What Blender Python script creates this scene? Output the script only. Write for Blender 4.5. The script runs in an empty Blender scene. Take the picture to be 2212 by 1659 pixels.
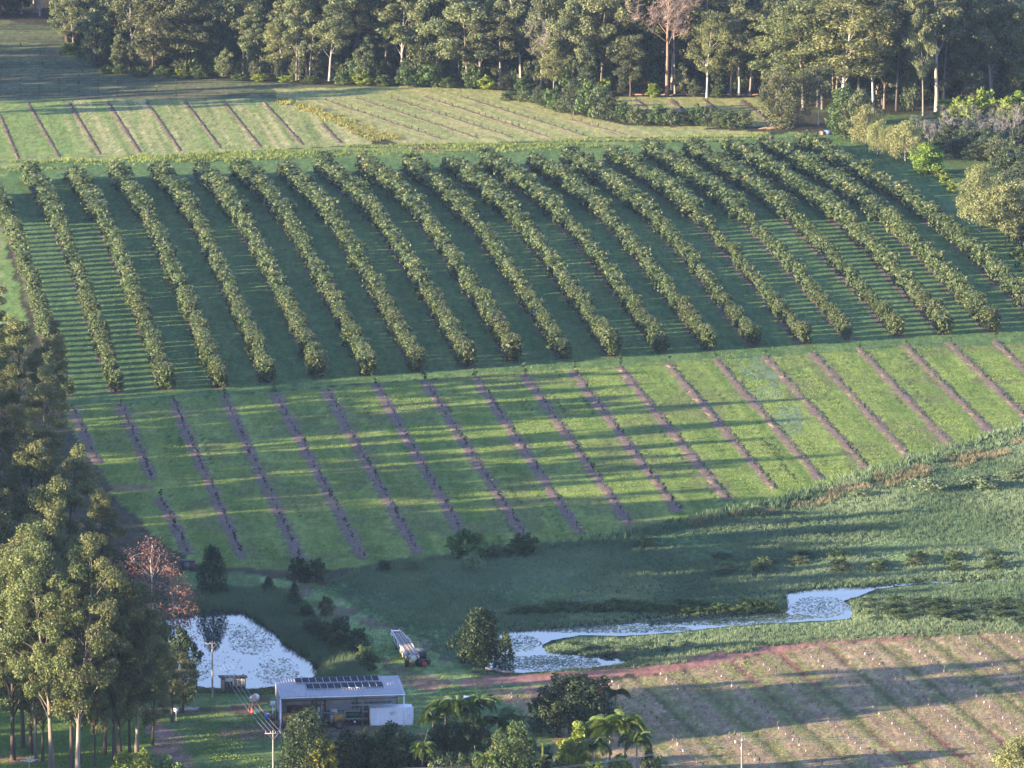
import bpy, math, random
import numpy as np
from mathutils import Vector

# ------------------------------------------------------------------ camera
scene = bpy.context.scene
COL = scene.collection
H_CAM = 220.4
F = 18146.0            # focal length in photo pixels (photo measured at 2212 x 1659)
CX, CY = 1106.0, 829.5
PITCH = math.radians(8.51)
SP, CP = math.sin(PITCH), math.cos(PITCH)
cam_d = bpy.data.cameras.new('camera')
cam = bpy.data.objects.new('camera', cam_d)
COL.objects.link(cam)
cam.location = (0, 0, H_CAM)
cam.rotation_euler = (math.radians(90) - PITCH, 0, 0)
cam_d.sensor_width = 36.0
cam_d.lens = 36.0 * F / 2212.0
cam_d.clip_start = 1.0
cam_d.clip_end = 20000.0
scene.camera = cam

# ------------------------------------------------------------------ light
SUN_EL = math.radians(10.5)
SUN_OFF = math.radians(25.0)     # how far the sun stands behind the picture plane on the left
to_sun = Vector((-math.cos(SUN_OFF) * math.cos(SUN_EL), -math.sin(SUN_OFF) * math.cos(SUN_EL), math.sin(SUN_EL)))
world = bpy.data.worlds.new('World')
scene.world = world
world.use_nodes = True
wn = world.node_tree
bg = wn.nodes['Background']
sky = wn.nodes.new('ShaderNodeTexSky')
sky.sky_type = 'NISHITA'
sky.sun_disc = False
sky.sun_elevation = SUN_EL
sky.sun_rotation = math.atan2(to_sun.x, to_sun.y)
sky.altitude = 50
sky.air_density = 1.0
sky.dust_density = 0.0
sky.ozone_density = 2.6
tint = wn.nodes.new('ShaderNodeMix'); tint.data_type = 'RGBA'; tint.blend_type = 'MULTIPLY'
tint.inputs[0].default_value = 1.0; tint.inputs[7].default_value = (1.0, 0.83, 1.0, 1)      # the photo's white balance
wn.links.new(sky.outputs[0], tint.inputs[6]); wn.links.new(tint.outputs[2], bg.inputs[0])
bg.inputs[1].default_value = 0.125
sun_d = bpy.data.lights.new('sun', 'SUN')
sun_d.energy = 5.0
sun_d.angle = math.radians(0.5)
sun_d.color = (1.0, 0.79, 0.54)
sun = bpy.data.objects.new('sun', sun_d)
COL.objects.link(sun)
sun.location = (-200, 900, 300)
sun.rotation_euler = (-to_sun).to_track_quat('-Z', 'Y').to_euler()
scene.view_settings.view_transform = 'Standard'
scene.view_settings.look = 'None'
scene.view_settings.gamma = 1.0
scene.view_settings.use_curve_mapping = False
scene.view_settings.exposure = 2.5
scene.cycles.use_denoising = True
scene.cycles.max_bounces = 6
scene.cycles.volume_bounces = 0
scene.cycles.transparent_max_bounces = 8

# ------------------------------------------------------------------ mapping a point of the photo onto the land
def P(u, v, z=0.0):
    dx, dy = (u - CX) / F, -(v - CY) / F
    wx, wy, wz = dx, CP + dy * SP, -SP + dy * CP
    t = (z - H_CAM) / wz
    return Vector((wx * t, wy * t, z))

def project(x, y, z=0.0):
    zc = y * CP - (z - H_CAM) * SP
    yc = y * SP + (z - H_CAM) * CP
    return CX + F * x / zc, CY - F * yc / zc

def ppm(v):
    """photo pixels per metre for something standing at photo height v"""
    p = P(CX, v)
    return F / (p.y * CP + H_CAM * SP)

def poly_in(poly, u, v):
    poly = np.asarray(poly, float)
    n = len(poly)
    inside = np.zeros(u.shape, bool)
    j = n - 1
    for i in range(n):
        xi, yi = poly[i]; xj, yj = poly[j]
        if yi != yj:
            c = ((yi > v) != (yj > v)) & (u < (xj - xi) * (v - yi) / (yj - yi) + xi)
            inside ^= c
        j = i
    return inside

def plan(poly, z=0.0):
    return np.array([(P(a, b, z).x, P(a, b, z).y) for a, b in poly])

def seg_dist(poly, x, y, closed=True):
    """distance in metres from points to the outline of a plan polygon"""
    poly = np.asarray(poly, float)
    best = np.full(x.shape, 1e9)
    n = len(poly)
    for i in range(n if closed else n - 1):
        a = poly[i]; b = poly[(i + 1) % n]
        d = b - a
        L = max(1e-9, d @ d)
        t = np.clip(((x - a[0]) * d[0] + (y - a[1]) * d[1]) / L, 0, 1)
        best = np.minimum(best, np.hypot(x - a[0] - t * d[0], y - a[1] - t * d[1]))
    return best

_tab = np.random.RandomState(7).rand(256, 256)
def vnoise(x, y):
    xi = np.floor(x).astype(int); yi = np.floor(y).astype(int)
    fx = x - xi; fy = y - yi
    fx = fx * fx * (3 - 2 * fx); fy = fy * fy * (3 - 2 * fy)
    a = _tab[xi & 255, yi & 255]; b = _tab[(xi + 1) & 255, yi & 255]
    c = _tab[xi & 255, (yi + 1) & 255]; d = _tab[(xi + 1) & 255, (yi + 1) & 255]
    return (a * (1 - fx) + b * fx) * (1 - fy) + (c * (1 - fx) + d * fx) * fy
def fbm(x, y, o=4):
    s = 0.0; w = 0.5; t = 0.0
    for i in range(o):
        s = s + w * vnoise(x + 17.3 * i, y + 5.1 * i); t += w
        x = x * 2.03; y = y * 2.03; w *= 0.5
    return s / t

# ------------------------------------------------------------------ mesh helpers
class MB:
    """collects pieces (vertices, faces, material slot, tint per vertex) and links them as one mesh"""
    def __init__(self):
        self.v = []; self.q = []; self.t = []; self.qm = []; self.tm = []; self.a = []; self.n = 0
    def add(self, verts, faces, mat=0, tint=0.5):
        verts = np.asarray(verts, float).reshape(-1, 3)
        faces = np.asarray(faces, int)
        if len(faces):
            if faces.shape[1] == 4:
                self.q.append(faces + self.n); self.qm.append(np.full(len(faces), mat))
            else:
                self.t.append(faces + self.n); self.tm.append(np.full(len(faces), mat))
        self.v.append(verts)
        self.a.append(np.broadcast_to(np.asarray(tint, float), (len(verts),)).copy())
        self.n += len(verts)
        return self
    def box(self, lo, hi, mat=0, tint=0.5, rot=0.0, at=(0, 0, 0)):
        x0, y0, z0 = lo; x1, y1, z1 = hi
        vs = np.array([(x0, y0, z0), (x1, y0, z0), (x1, y1, z0), (x0, y1, z0), (x0, y0, z1), (x1, y0, z1), (x1, y1, z1), (x0, y1, z1)], float)
        if rot:
            c, s = math.cos(rot), math.sin(rot)
            vs[:, :2] = vs[:, :2] @ np.array([[c, s], [-s, c]])
        vs += np.array(at)
        return self.add(vs, [(0, 3, 2, 1), (4, 5, 6, 7), (0, 1, 5, 4), (1, 2, 6, 5), (2, 3, 7, 6), (3, 0, 4, 7)], mat, tint)
    def tube(self, pts, radii, sides=6, mat=0, tint=0.5, cap=True):
        pts = np.asarray(pts, float); n = len(pts)
        radii = np.broadcast_to(np.asarray(radii, float), (n,))
        d = np.gradient(pts, axis=0)
        d /= np.linalg.norm(d, axis=1)[:, None] + 1e-9
        ref = np.where(np.abs(d[:, 2:3]) > 0.9, np.array([[1.0, 0, 0]]), np.array([[0, 0, 1.0]]))
        a = np.cross(d, ref); a /= np.linalg.norm(a, axis=1)[:, None] + 1e-9
        b = np.cross(d, a)
        th = np.arange(sides) * 2 * math.pi / sides
        ring = pts[:, None, :] + radii[:, None, None] * (np.cos(th)[None, :, None] * a[:, None, :] + np.sin(th)[None, :, None] * b[:, None, :])
        vs = ring.reshape(-1, 3)
        i = np.arange(n - 1)[:, None] * sides; k = np.arange(sides)[None, :]; k2 = (k + 1) % sides
        fs = np.stack([i + k, i + k2, i + sides + k2, i + sides + k], -1).reshape(-1, 4)
        self.add(vs, fs, mat, tint)
        if cap:
            for e, ctr in ((0, pts[0]), (n - 1, pts[-1])):
                base = self.n - 0
                vv = np.vstack([ring[e], ctr[None, :]])
                ff = [(j, (j + 1) % sides, sides) for j in range(sides)]
                self.add(vv, ff, mat, tint)
        return self
    def cyl(self, c0, c1, r, sides=12, mat=0, tint=0.5):
        return self.tube([c0, c1], r, sides, mat, tint)
    def mesh(self, name, mats):
        m = bpy.data.meshes.new(name)
        V = np.concatenate(self.v) if self.v else np.zeros((0, 3))
        Q = np.concatenate(self.q) if self.q else np.zeros((0, 4), int)
        T = np.concatenate(self.t) if self.t else np.zeros((0, 3), int)
        m.vertices.add(len(V)); m.vertices.foreach_set('co', V.astype(np.float32).ravel())
        nl = Q.size + T.size
        m.loops.add(nl)
        m.loops.foreach_set('vertex_index', np.concatenate([Q.ravel(), T.ravel()]).astype(np.int32))
        m.polygons.add(len(Q) + len(T))
        starts = np.concatenate([np.arange(len(Q)) * 4, Q.size + np.arange(len(T)) * 3]).astype(np.int32)
        m.polygons.foreach_set('loop_start', starts)
        mi = np.concatenate(self.qm + self.tm) if (self.qm or self.tm) else np.zeros(0)
        m.polygons.foreach_set('material_index', mi.astype(np.int32))
        at = m.attributes.new('tint', 'FLOAT', 'POINT')
        at.data.foreach_set('value', np.concatenate(self.a).astype(np.float32))
        for k in (mats if isinstance(mats, (list, tuple)) else [mats]):
            m.materials.append(k)
        m.update(calc_edges=True)
        m.validate()
        return m

def obj(name, mesh, parent=None, loc=(0, 0, 0), rz=0.0, kind=None):
    o = bpy.data.objects.new(name, mesh)
    COL.objects.link(o)
    o.location = loc
    o.rotation_euler = (0, 0, rz)
    if parent is not None:
        o.parent = parent
    if kind:
        o['kind'] = kind
    return o

NUMBERED = {}
def tag(o, label, cat, group=None, key=None):
    if '{n}' in label:                      # told apart by counting: the count is written in at the end
        NUMBERED.setdefault(label, []).append((key, o))
    o['label'] = label; o['category'] = cat
    if group:
        o['group'] = group
    return o

def thing(name, label, cat, loc, rz=0.0, group=None):
    return tag(obj(name, None, None, loc, rz), label, cat, group)

def smooth(o):
    o.data.polygons.foreach_set('use_smooth', np.ones(len(o.data.polygons), bool))
    return o

# ------------------------------------------------------------------ materials
def new_mat(name):
    m = bpy.data.materials.new(name); m.use_nodes = True
    nt = m.node_tree
    for n in list(nt.nodes):
        nt.nodes.remove(n)
    out = nt.nodes.new('ShaderNodeOutputMaterial')
    return m, nt, out

def N(nt, t, **kw):
    n = nt.nodes.new(t)
    for k, v in kw.items():
        setattr(n, k, v)
    return n

def mixc(nt, fac, a, b, mode='MIX'):
    n = nt.nodes.new('ShaderNodeMix'); n.data_type = 'RGBA'; n.blend_type = mode
    for s, x in ((n.inputs[0], fac), (n.inputs[6], a), (n.inputs[7], b)):
        if hasattr(x, 'links'):
            nt.links.new(x, s)
        elif isinstance(x, (int, float)):
            s.default_value = x
        else:
            s.default_value = (x[0], x[1], x[2], 1)
    return n.outputs[2]

def noise(nt, scale, detail=3, vec=None, rough=0.6):
    n = N(nt, 'ShaderNodeTexNoise')
    n.inputs['Scale'].default_value = scale; n.inputs['Detail'].default_value = detail; n.inputs['Roughness'].default_value = rough
    if vec is not None:
        nt.links.new(vec, n.inputs['Vector'])
    return n.outputs['Fac']

def ramp(nt, fac, stops):
    n = N(nt, 'ShaderNodeValToRGB')
    els = n.color_ramp.elements
    while len(els) < len(stops):
        els.new(0.5)
    for e, (p, c) in zip(els, stops):
        e.position = p; e.color = (c[0], c[1], c[2], 1) if not isinstance(c, (int, float)) else (c, c, c, 1)
    nt.links.new(fac, n.inputs[0])
    return n.outputs[0]

def leaf_mat(name, dark, light, transl=0.28, young=None, spread=0.35):
    m, nt, out = new_mat(name)
    at = N(nt, 'ShaderNodeAttribute', attribute_name='tint')
    oi = N(nt, 'ShaderNodeObjectInfo')
    c = mixc(nt, at.outputs['Fac'], dark, light)
    if young:
        c = mixc(nt, ramp(nt, at.outputs['Fac'], [(0.78, 0.0), (1.0, 1.0)]), c, young)
    hv = N(nt, 'ShaderNodeHueSaturation')
    mr = N(nt, 'ShaderNodeMapRange'); mr.inputs[3].default_value = 1 - spread; mr.inputs[4].default_value = 1 + spread
    nt.links.new(oi.outputs['Random'], mr.inputs[0]); nt.links.new(mr.outputs[0], hv.inputs['Value'])
    mu = N(nt, 'ShaderNodeMath', operation='MULTIPLY'); mu.inputs[1].default_value = 7.13
    fr = N(nt, 'ShaderNodeMath', operation='FRACT')
    nt.links.new(oi.outputs['Random'], mu.inputs[0]); nt.links.new(mu.outputs[0], fr.inputs[0])
    mh = N(nt, 'ShaderNodeMapRange'); mh.inputs[3].default_value = 0.48; mh.inputs[4].default_value = 0.515
    nt.links.new(fr.outputs[0], mh.inputs[0]); nt.links.new(mh.outputs[0], hv.inputs['Hue'])
    nt.links.new(c, hv.inputs['Color'])
    p = N(nt, 'ShaderNodeBsdfPrincipled'); p.inputs['Roughness'].default_value = 0.55; p.inputs['Specular IOR Level'].default_value = 0.25
    tr = N(nt, 'ShaderNodeBsdfTranslucent')
    mx = N(nt, 'ShaderNodeMixShader'); mx.inputs[0].default_value = transl
    nt.links.new(hv.outputs[0], p.inputs['Base Color'])
    tc = mixc(nt, 1.0, hv.outputs[0], (1.15, 1.25, 0.6), 'MULTIPLY')
    nt.links.new(tc, tr.inputs['Color'])
    nt.links.new(p.outputs[0], mx.inputs[1]); nt.links.new(tr.outputs[0], mx.inputs[2]); nt.links.new(mx.outputs[0], out.inputs['Surface'])
    return m

def solid_mat(name, col, rough=0.7, metal=0.0, spec=0.4, var=0.25, scale=1.5, col2=None, bump=0.0):
    m, nt, out = new_mat(name)
    tc = N(nt, 'ShaderNodeTexCoord')
    f = noise(nt, scale, 4, tc.outputs['Object'])
    f2 = ramp(nt, f, [(0.3, 0.0), (0.72, 1.0)])
    c2 = col2 if col2 else tuple(x * (1 - var) for x in col)
    c = mixc(nt, f2, col, c2)
    p = N(nt, 'ShaderNodeBsdfPrincipled'); p.inputs['Roughness'].default_value = rough; p.inputs['Metallic'].default_value = metal
    p.inputs['Specular IOR Level'].default_value = spec
    nt.links.new(c, p.inputs['Base Color'])
    if bump:
        b = N(nt, 'ShaderNodeBump'); b.inputs['Strength'].default_value = 0.6; b.inputs['Distance'].default_value = bump
        nt.links.new(noise(nt, scale * 3, 4, tc.outputs['Object']), b.inputs['Height']); nt.links.new(b.outputs[0], p.inputs['Normal'])
    nt.links.new(p.outputs[0], out.inputs['Surface'])
    return m

def bark_mat(name, pale, dark, lo=0.35, hi=0.65):
    m, nt, out = new_mat(name)
    tc = N(nt, 'ShaderNodeTexCoord'); mp = N(nt, 'ShaderNodeMapping'); mp.inputs['Scale'].default_value = (1.5, 1.5, 0.22)
    nt.links.new(tc.outputs['Object'], mp.inputs[0])
    oi = N(nt, 'ShaderNodeObjectInfo')
    f = noise(nt, 1.2, 4, mp.outputs[0])
    c = mixc(nt, ramp(nt, f, [(lo, 0.0), (hi, 1.0)]), pale, dark)
    hv = N(nt, 'ShaderNodeHueSaturation')
    mr = N(nt, 'ShaderNodeMapRange'); mr.inputs[3].default_value = 0.55; mr.inputs[4].default_value = 1.2
    nt.links.new(oi.outputs['Random'], mr.inputs[0]); nt.links.new(mr.outputs[0], hv.inputs['Value']); nt.links.new(c, hv.inputs['Color'])
    p = N(nt, 'ShaderNodeBsdfPrincipled'); p.inputs['Roughness'].default_value = 0.85; p.inputs['Specular IOR Level'].default_value = 0.15
    nt.links.new(hv.outputs[0], p.inputs['Base Color']); nt.links.new(p.outputs[0], out.inputs['Surface'])
    return m

M = {}
M['orchard'] = leaf_mat('orchard_leaf', (0.030, 0.054, 0.022), (0.108, 0.136, 0.050), young=(0.15, 0.14, 0.07), spread=0.15)
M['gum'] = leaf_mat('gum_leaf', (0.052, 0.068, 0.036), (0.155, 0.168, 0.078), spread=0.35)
M['gumlit'] = leaf_mat('gum_leaf_sunlit', (0.075, 0.095, 0.038), (0.195, 0.210, 0.085), spread=0.2)  # gum leaf lightened so these crowns look sunlit; sun put into the colour
M['grove'] = leaf_mat('grove_leaf', (0.042, 0.064, 0.024), (0.150, 0.165, 0.062), spread=0.3)
M['dense'] = leaf_mat('dense_leaf', (0.032, 0.052, 0.027), (0.102, 0.125, 0.058), spread=0.4)
M['bush'] = leaf_mat('bush_leaf', (0.035, 0.065, 0.022), (0.095, 0.14, 0.045), spread=0.3)
M['lime'] = leaf_mat('lime_leaf', (0.09, 0.14, 0.02), (0.20, 0.26, 0.045), spread=0.15)
M['pale'] = leaf_mat('pale_leaf', (0.12, 0.135, 0.055), (0.235, 0.24, 0.105), spread=0.15)
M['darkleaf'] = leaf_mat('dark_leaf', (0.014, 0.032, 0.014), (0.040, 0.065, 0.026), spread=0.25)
M['croton'] = leaf_mat('croton_leaf', (0.12, 0.15, 0.02), (0.36, 0.32, 0.05), young=(0.5, 0.34, 0.05), spread=0.1)
M['rust'] = leaf_mat('withered_leaf', (0.105, 0.050, 0.045), (0.19, 0.095, 0.08), spread=0.15)
M['greyleaf'] = leaf_mat('grey_leaf', (0.12, 0.12, 0.10), (0.22, 0.21, 0.17), spread=0.15)
M['twig'] = leaf_mat('bare_twig', (0.145, 0.135, 0.11), (0.25, 0.23, 0.19), transl=0.0, spread=0.15)
M['redtwig'] = leaf_mat('reddish_twig', (0.17, 0.12, 0.10), (0.27, 0.20, 0.17), transl=0.0, spread=0.1)
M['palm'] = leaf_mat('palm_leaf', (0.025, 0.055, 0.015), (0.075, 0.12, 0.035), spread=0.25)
M['palmlit'] = leaf_mat('sunlit_palm_leaf', (0.05, 0.09, 0.02), (0.125, 0.17, 0.04), spread=0.1)  # lighter copy of the palm leaf, sunshine on the leaves painted in
M['flower'] = leaf_mat('red_flower', (0.36, 0.035, 0.02), (0.44, 0.06, 0.03), spread=0.1)
M['reed'] = leaf_mat('reed_blade', (0.058, 0.098, 0.050), (0.165, 0.21, 0.120), spread=0.1)
M['grass'] = leaf_mat('grass_blade', (0.07, 0.115, 0.026), (0.19, 0.24, 0.06), spread=0.1)
M['straw'] = leaf_mat('straw_blade', (0.13, 0.12, 0.065), (0.23, 0.205, 0.12), spread=0.1)
M['mint'] = leaf_mat('mint_leaf', (0.08, 0.12, 0.06), (0.17, 0.22, 0.12), spread=0.15)
M['bark'] = bark_mat('gum_bark', (0.24, 0.205, 0.17), (0.11, 0.085, 0.07))
M['bark2'] = bark_mat('dark_bark', (0.085, 0.062, 0.05), (0.045, 0.034, 0.03))
M['bark3'] = bark_mat('white_bark', (0.31, 0.285, 0.26), (0.17, 0.15, 0.135), 0.45, 0.8)
M['bark4'] = bark_mat('orange_bark', (0.27, 0.18, 0.13), (0.18, 0.12, 0.09))
# ------------------------------------------------------------------ layout of the farm (photo points turned into land points)
POND_Z, CREEK_Z = -0.6, -0.35
pond_px = [(330, 1340), (346, 1334), (372, 1331), (422, 1328), (460, 1325), (497, 1323), (521, 1322), (545, 1333), (564, 1345), (593, 1365), (612, 1385), (628, 1402), (652, 1420), (672, 1434), (689, 1447), (688, 1459), (650, 1467), (610, 1478), (545, 1489), (468, 1488), (389, 1474), (345, 1455), (325, 1400)]
creek_px = [(2330, 1246), (2230, 1250), (2130, 1252), (2050, 1255), (1960, 1259), (1890, 1267), (1830, 1268), (1760, 1273), (1697, 1281), (1701, 1300), (1703, 1316), (1660, 1321), (1600, 1324), (1500, 1329), (1400, 1337), (1300, 1350), (1200, 1357), (1120, 1362), (1075, 1370), (1068, 1400), (1058, 1430), (1055, 1446), (1090, 1452), (1130, 1453), (1180, 1450), (1230, 1447), (1300, 1440), (1358, 1429), (1320, 1421), (1270, 1418), (1230, 1414), (1190, 1411), (1174, 1403), (1170, 1394), (1190, 1382), (1250, 1372), (1350, 1373), (1450, 1366), (1560, 1353), (1650, 1346), (1760, 1341), (1836, 1336), (1842, 1322), (1838, 1310), (1820, 1301), (1830, 1293), (1852, 1288), (1890, 1272), (1960, 1263), (2050, 1258), (2130, 1255), (2230, 1253), (2330, 1249)]
pond_pl = plan(pond_px, POND_Z)
creek_pl = plan(creek_px, CREEK_Z)

# orchard rows: top, bend, bottom (ground points under the row)
_rb = [(140, 858), (252, 848), (362, 843), (475, 838), (578, 826), (690, 816), (795, 810), (902, 802), (1012, 795), (1110, 781), (1217, 776), (1322, 770), (1430, 761), (1532, 757), (1628, 747), (1735, 744), (1834, 734), (1940, 728), (2040, 722), (2143, 718), (2262, 712)]
_rt = [(-30, 425), (64, 391), (152, 388), (245, 385), (340, 382), (430, 380), (515, 378), (607, 377), (697, 375), (790, 374), (881, 370), (967, 365), (1052, 362), (1142, 358), (1222, 352), (1316, 345), (1402, 338), (1488, 336), (1573, 332), (1645, 322), (1733, 321)]
def chaikin(p, k=2):
    p = np.asarray(p, float)
    for _ in range(k):
        a = 0.75 * p[:-1] + 0.25 * p[1:]; b = 0.25 * p[:-1] + 0.75 * p[1:]
        p = np.vstack([p[:1], np.stack([a, b], 1).reshape(-1, 2)[1:-1], p[-1:]])
    return p
ROWS = []
for i in range(21):
    bx, by = 125 + (i - 1) * 98.4, 476 - (i - 1) * 1.05
    if i == 0:
        bx, by = 30, 500
    ROWS.append(chaikin(plan([_rt[i], (bx, by), _rb[i]])[::-1]))
# brown planting strips of the young field
STRIPS = [[(155, 880), (212, 1002)], [(260, 872), (328, 1035)], [(345, 1075), (408, 1197)], [(373, 865), (524, 1207)], [(483, 855), (648, 1207)], [(594, 850), (785, 1207)], [(703, 840), (903, 1197)], [(812, 830), (997, 1152)], [(916, 822), (1132, 1157)], [(1027, 815), (1254, 1153)], [(1132, 808), (1362, 1133)], [(1238, 800), (1467, 1106)], [(1338, 792), (1574, 1081)], [(1444, 785), (1674, 1056)], [(1547, 776), (1774, 1036)], [(1653, 770), (1877, 1013)], [(1755, 762), (1967, 989)], [(1856, 752), (2062, 969)], [(1955, 745), (2152, 943)], [(2052, 740), (2232, 916)], [(2148, 735), (2310, 885)]]
STRIPS_FAR = [[(0, 249), (40, 344)], [(60, 222), (128, 339)], [(149, 222), (217, 334)], [(234, 222), (302, 329)], [(317, 220), (390, 326)], [(400, 220), (477, 321)], [(484, 220), (563, 318)], [(571, 222), (655, 313)], [(696, 267), (736, 309)]]
STRIPS_THIN = [[(700, 216), (953, 301)], [(768, 212), (1033, 299)], [(842, 212), (1106, 297)], [(917, 210), (1185, 296)], [(993, 208), (1265, 294)], [(1232, 259), (1353, 291)]]
STRIPS_SMALL = [[(1373, 215), (1397, 232)], [(1450, 215), (1489, 250)], [(1519, 215), (1565, 249)], [(1603, 217), (1670, 268)]]

# ------------------------------------------------------------------ ground sheet
xs = np.concatenate([-155 - np.geomspace(4000, 2, 26), np.arange(-155, 155.01, 0.5), 155 + np.geomspace(2, 4000, 26)])
ys = np.concatenate([np.linspace(-1500, 1080, 24), np.arange(1084, 2192, 2.0), 2194 + np.geomspace(4, 6000, 26)])
GX, GY = np.meshgrid(xs, ys)
gx, gy = GX.ravel(), GY.ravel()
front = gy > 300
gu, gv = np.full(gx.shape, -9999.0), np.full(gx.shape, 9999.0)
gu[front], gv[front] = project(gx[front], gy[front])
near = (np.abs(gx) < 157) & (gy > 1082) & (gy < 2194)
# pixel coordinates with ragged edges
j1 = fbm(gx * 0.35, gy * 0.12, 3) - 0.5; j2 = fbm(gx * 0.35 + 40, gy * 0.12 + 9, 3) - 0.5
pu, pv = gu + j1 * 40, gv + j2 * 14

def water_depth(pl, zw, bank):
    ins = poly_in(pl, gx, gy)
    d = np.full(gx.shape, 1e9)
    box = (gx > pl[:, 0].min() - 15) & (gx < pl[:, 0].max() + 15) & (gy > pl[:, 1].min() - 25) & (gy < pl[:, 1].max() + 25)
    d[box] = seg_dist(pl, gx[box], gy[box])
    sd = np.where(ins, -d, d)
    t = np.clip(sd / bank, 0, 1)
    h = np.where(sd < 0, zw - np.clip(-sd * 0.35, 0, 1.2), zw + 0.02 + (-zw - 0.02) * t * t * (3 - 2 * t))
    return np.where(sd < bank, h, 0.0), sd
hz1, sd_pond = water_depth(pond_pl, POND_Z, 5.0)
hz2, sd_creek = water_depth(creek_pl, CREEK_Z, 3.0)
gz = np.minimum(hz1, hz2)
Z_MARSH = [(985, 1200), (1250, 1172), (1470, 1138), (1700, 1088), (1900, 1035), (2150, 960), (2400, 905), (2400, 1362), (1780, 1376), (1640, 1402), (1400, 1442), (1060, 1455), (1000, 1440), (850, 1350), (700, 1265), (820, 1215)]
marsh = poly_in(Z_MARSH, pu, pv)
gz += np.where(marsh & (sd_creek > 3.5) & (sd_pond > 5), (fbm(gx * 0.10, gy * 0.05, 3) - 0.45) * 1.0 * np.clip((sd_creek - 3.5) / 6, 0, 1), 0)
gz += np.where(near & ~marsh & (np.minimum(sd_pond, sd_creek) > 5), (fbm(gx * 0.5, gy * 0.3, 2) - 0.5) * 0.12, 0)

C = np.zeros((len(gx), 3)); R = np.zeros(len(gx))     # colour of the ground cover; R = how strong the fine relief is
def paint(mask, c, r=None, c2=None, n=None):
    col = np.array(c, float)[None, :]
    if c2 is not None:
        k = np.clip(n[mask], 0, 1)[:, None]
        col = col * (1 - k) + np.array(c2, float)[None, :] * k
    C[mask] = col
    if r is not None:
        R[mask] = r
n_big = fbm(gx * 0.06, gy * 0.03, 3); n_mid = fbm(gx * 0.25, gy * 0.12, 3)
k7 = plan(STRIPS[7]); kslope = (k7[0, 0] - k7[1, 0]) / (k7[0, 1] - k7[1, 1])
uu = gx - kslope * (gy - 1400)                       # distance across the rows
n_row = fbm(uu * 0.55, gy * 0.012, 3); n_row2 = vnoise(uu * 1.9, gy * 0.02)
paint(np.ones(len(gx), bool), (0.035, 0.042, 0.022), 0.6, (0.060, 0.050, 0.030), n_mid)
b = (gv > 262) & ((gu > 2120) | (gu < -60)); paint(b, (0.060, 0.105, 0.036), 0.7, (0.095, 0.14, 0.055), n_mid)
# far left field, mown and sown in lines across the view
b = poly_in([(-500, 40), (-20, 40), (130, 62), (140, 98), (185, 132), (262, 158), (500, 174), (640, 182), (900, 190), (640, 216), (-500, 224)], pu, gv)
paint(b, (0.075, 0.105, 0.050), 0.6, (0.125, 0.125, 0.062), fbm(gx * 0.02, gy * 0.4, 3) * 1.6 - 0.3)
k = b & (((gy + 1.5 * n_mid) / 4.3) % 1 < .22); paint(k, (0.050, 0.062, 0.036), 0.6)
k = b & (((gy + 1.5 * n_mid) / 4.3) % 1 > .70) & (n_mid > .45); paint(k, (0.12, 0.14, 0.062), 0.6)
# upper left field
b = poly_in([(-500, 222), (600, 213), (690, 245), (790, 300), (800, 312), (400, 333), (-500, 350)], pu, gv)
lush = np.clip((150 + (gv - 220) * .5 - pu) / 40, 0, 1)
paint(b, (0.225, 0.240, 0.090), 0.7, (0.145, 0.205, 0.060), np.clip(n_row * 2.2 - 0.7, 0, 1) + lush)
b2 = b & (n_row2 > 0.66); paint(b2, (0.30, 0.285, 0.125), 0.6, (0.17, 0.22, 0.065), lush)
b2 = b & (n_row2 < 0.2); paint(b2, (0.13, 0.165, 0.055), 0.7)
# upper right field with thin lines
b = poly_in([(600, 192), (900, 186), (1100, 196), (1200, 240), (1350, 270), (1650, 285), (1640, 302), (1100, 306), (860, 312), (740, 268), (600, 215)], pu, gv)
k5 = plan(STRIPS_THIN[2]); thin_u = gx - (k5[0, 0] - k5[1, 0]) / (k5[0, 1] - k5[1, 1]) * (gy - 1800)
paint(b, (0.19, 0.225, 0.080), 0.7, (0.30, 0.28, 0.115), vnoise(thin_u * 1.3, gy * .03) * 1.8 - 0.4)
b = poly_in([(1300, 208), (1642, 211), (1700, 272), (1480, 278), (1320, 238)], pu, gv)
paint(b, (0.20, 0.22, 0.070), 0.6, (0.29, 0.27, 0.11), n_row2)
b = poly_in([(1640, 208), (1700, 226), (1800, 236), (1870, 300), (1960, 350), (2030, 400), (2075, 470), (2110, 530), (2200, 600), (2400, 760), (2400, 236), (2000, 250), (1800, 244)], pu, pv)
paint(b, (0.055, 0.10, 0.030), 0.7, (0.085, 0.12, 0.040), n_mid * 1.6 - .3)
# headland between the upper fields and the orchard
b = poly_in([(-500, 350), (400, 333), (860, 311), (1640, 300), (1700, 285), (1860, 290), (1900, 330), (1650, 330), (900, 350), (-500, 400)], pu, gv)
paint(b, (0.105, 0.165, 0.048), 0.7, (0.18, 0.21, 0.075), fbm(gx * 0.03, gy * 0.25, 2) * 2 - 0.6)
b = poly_in([(870, 313), (945, 310), (955, 325), (900, 328)], pu, pv); paint(b, (0.17, 0.10, 0.07), 0.3)
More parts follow.
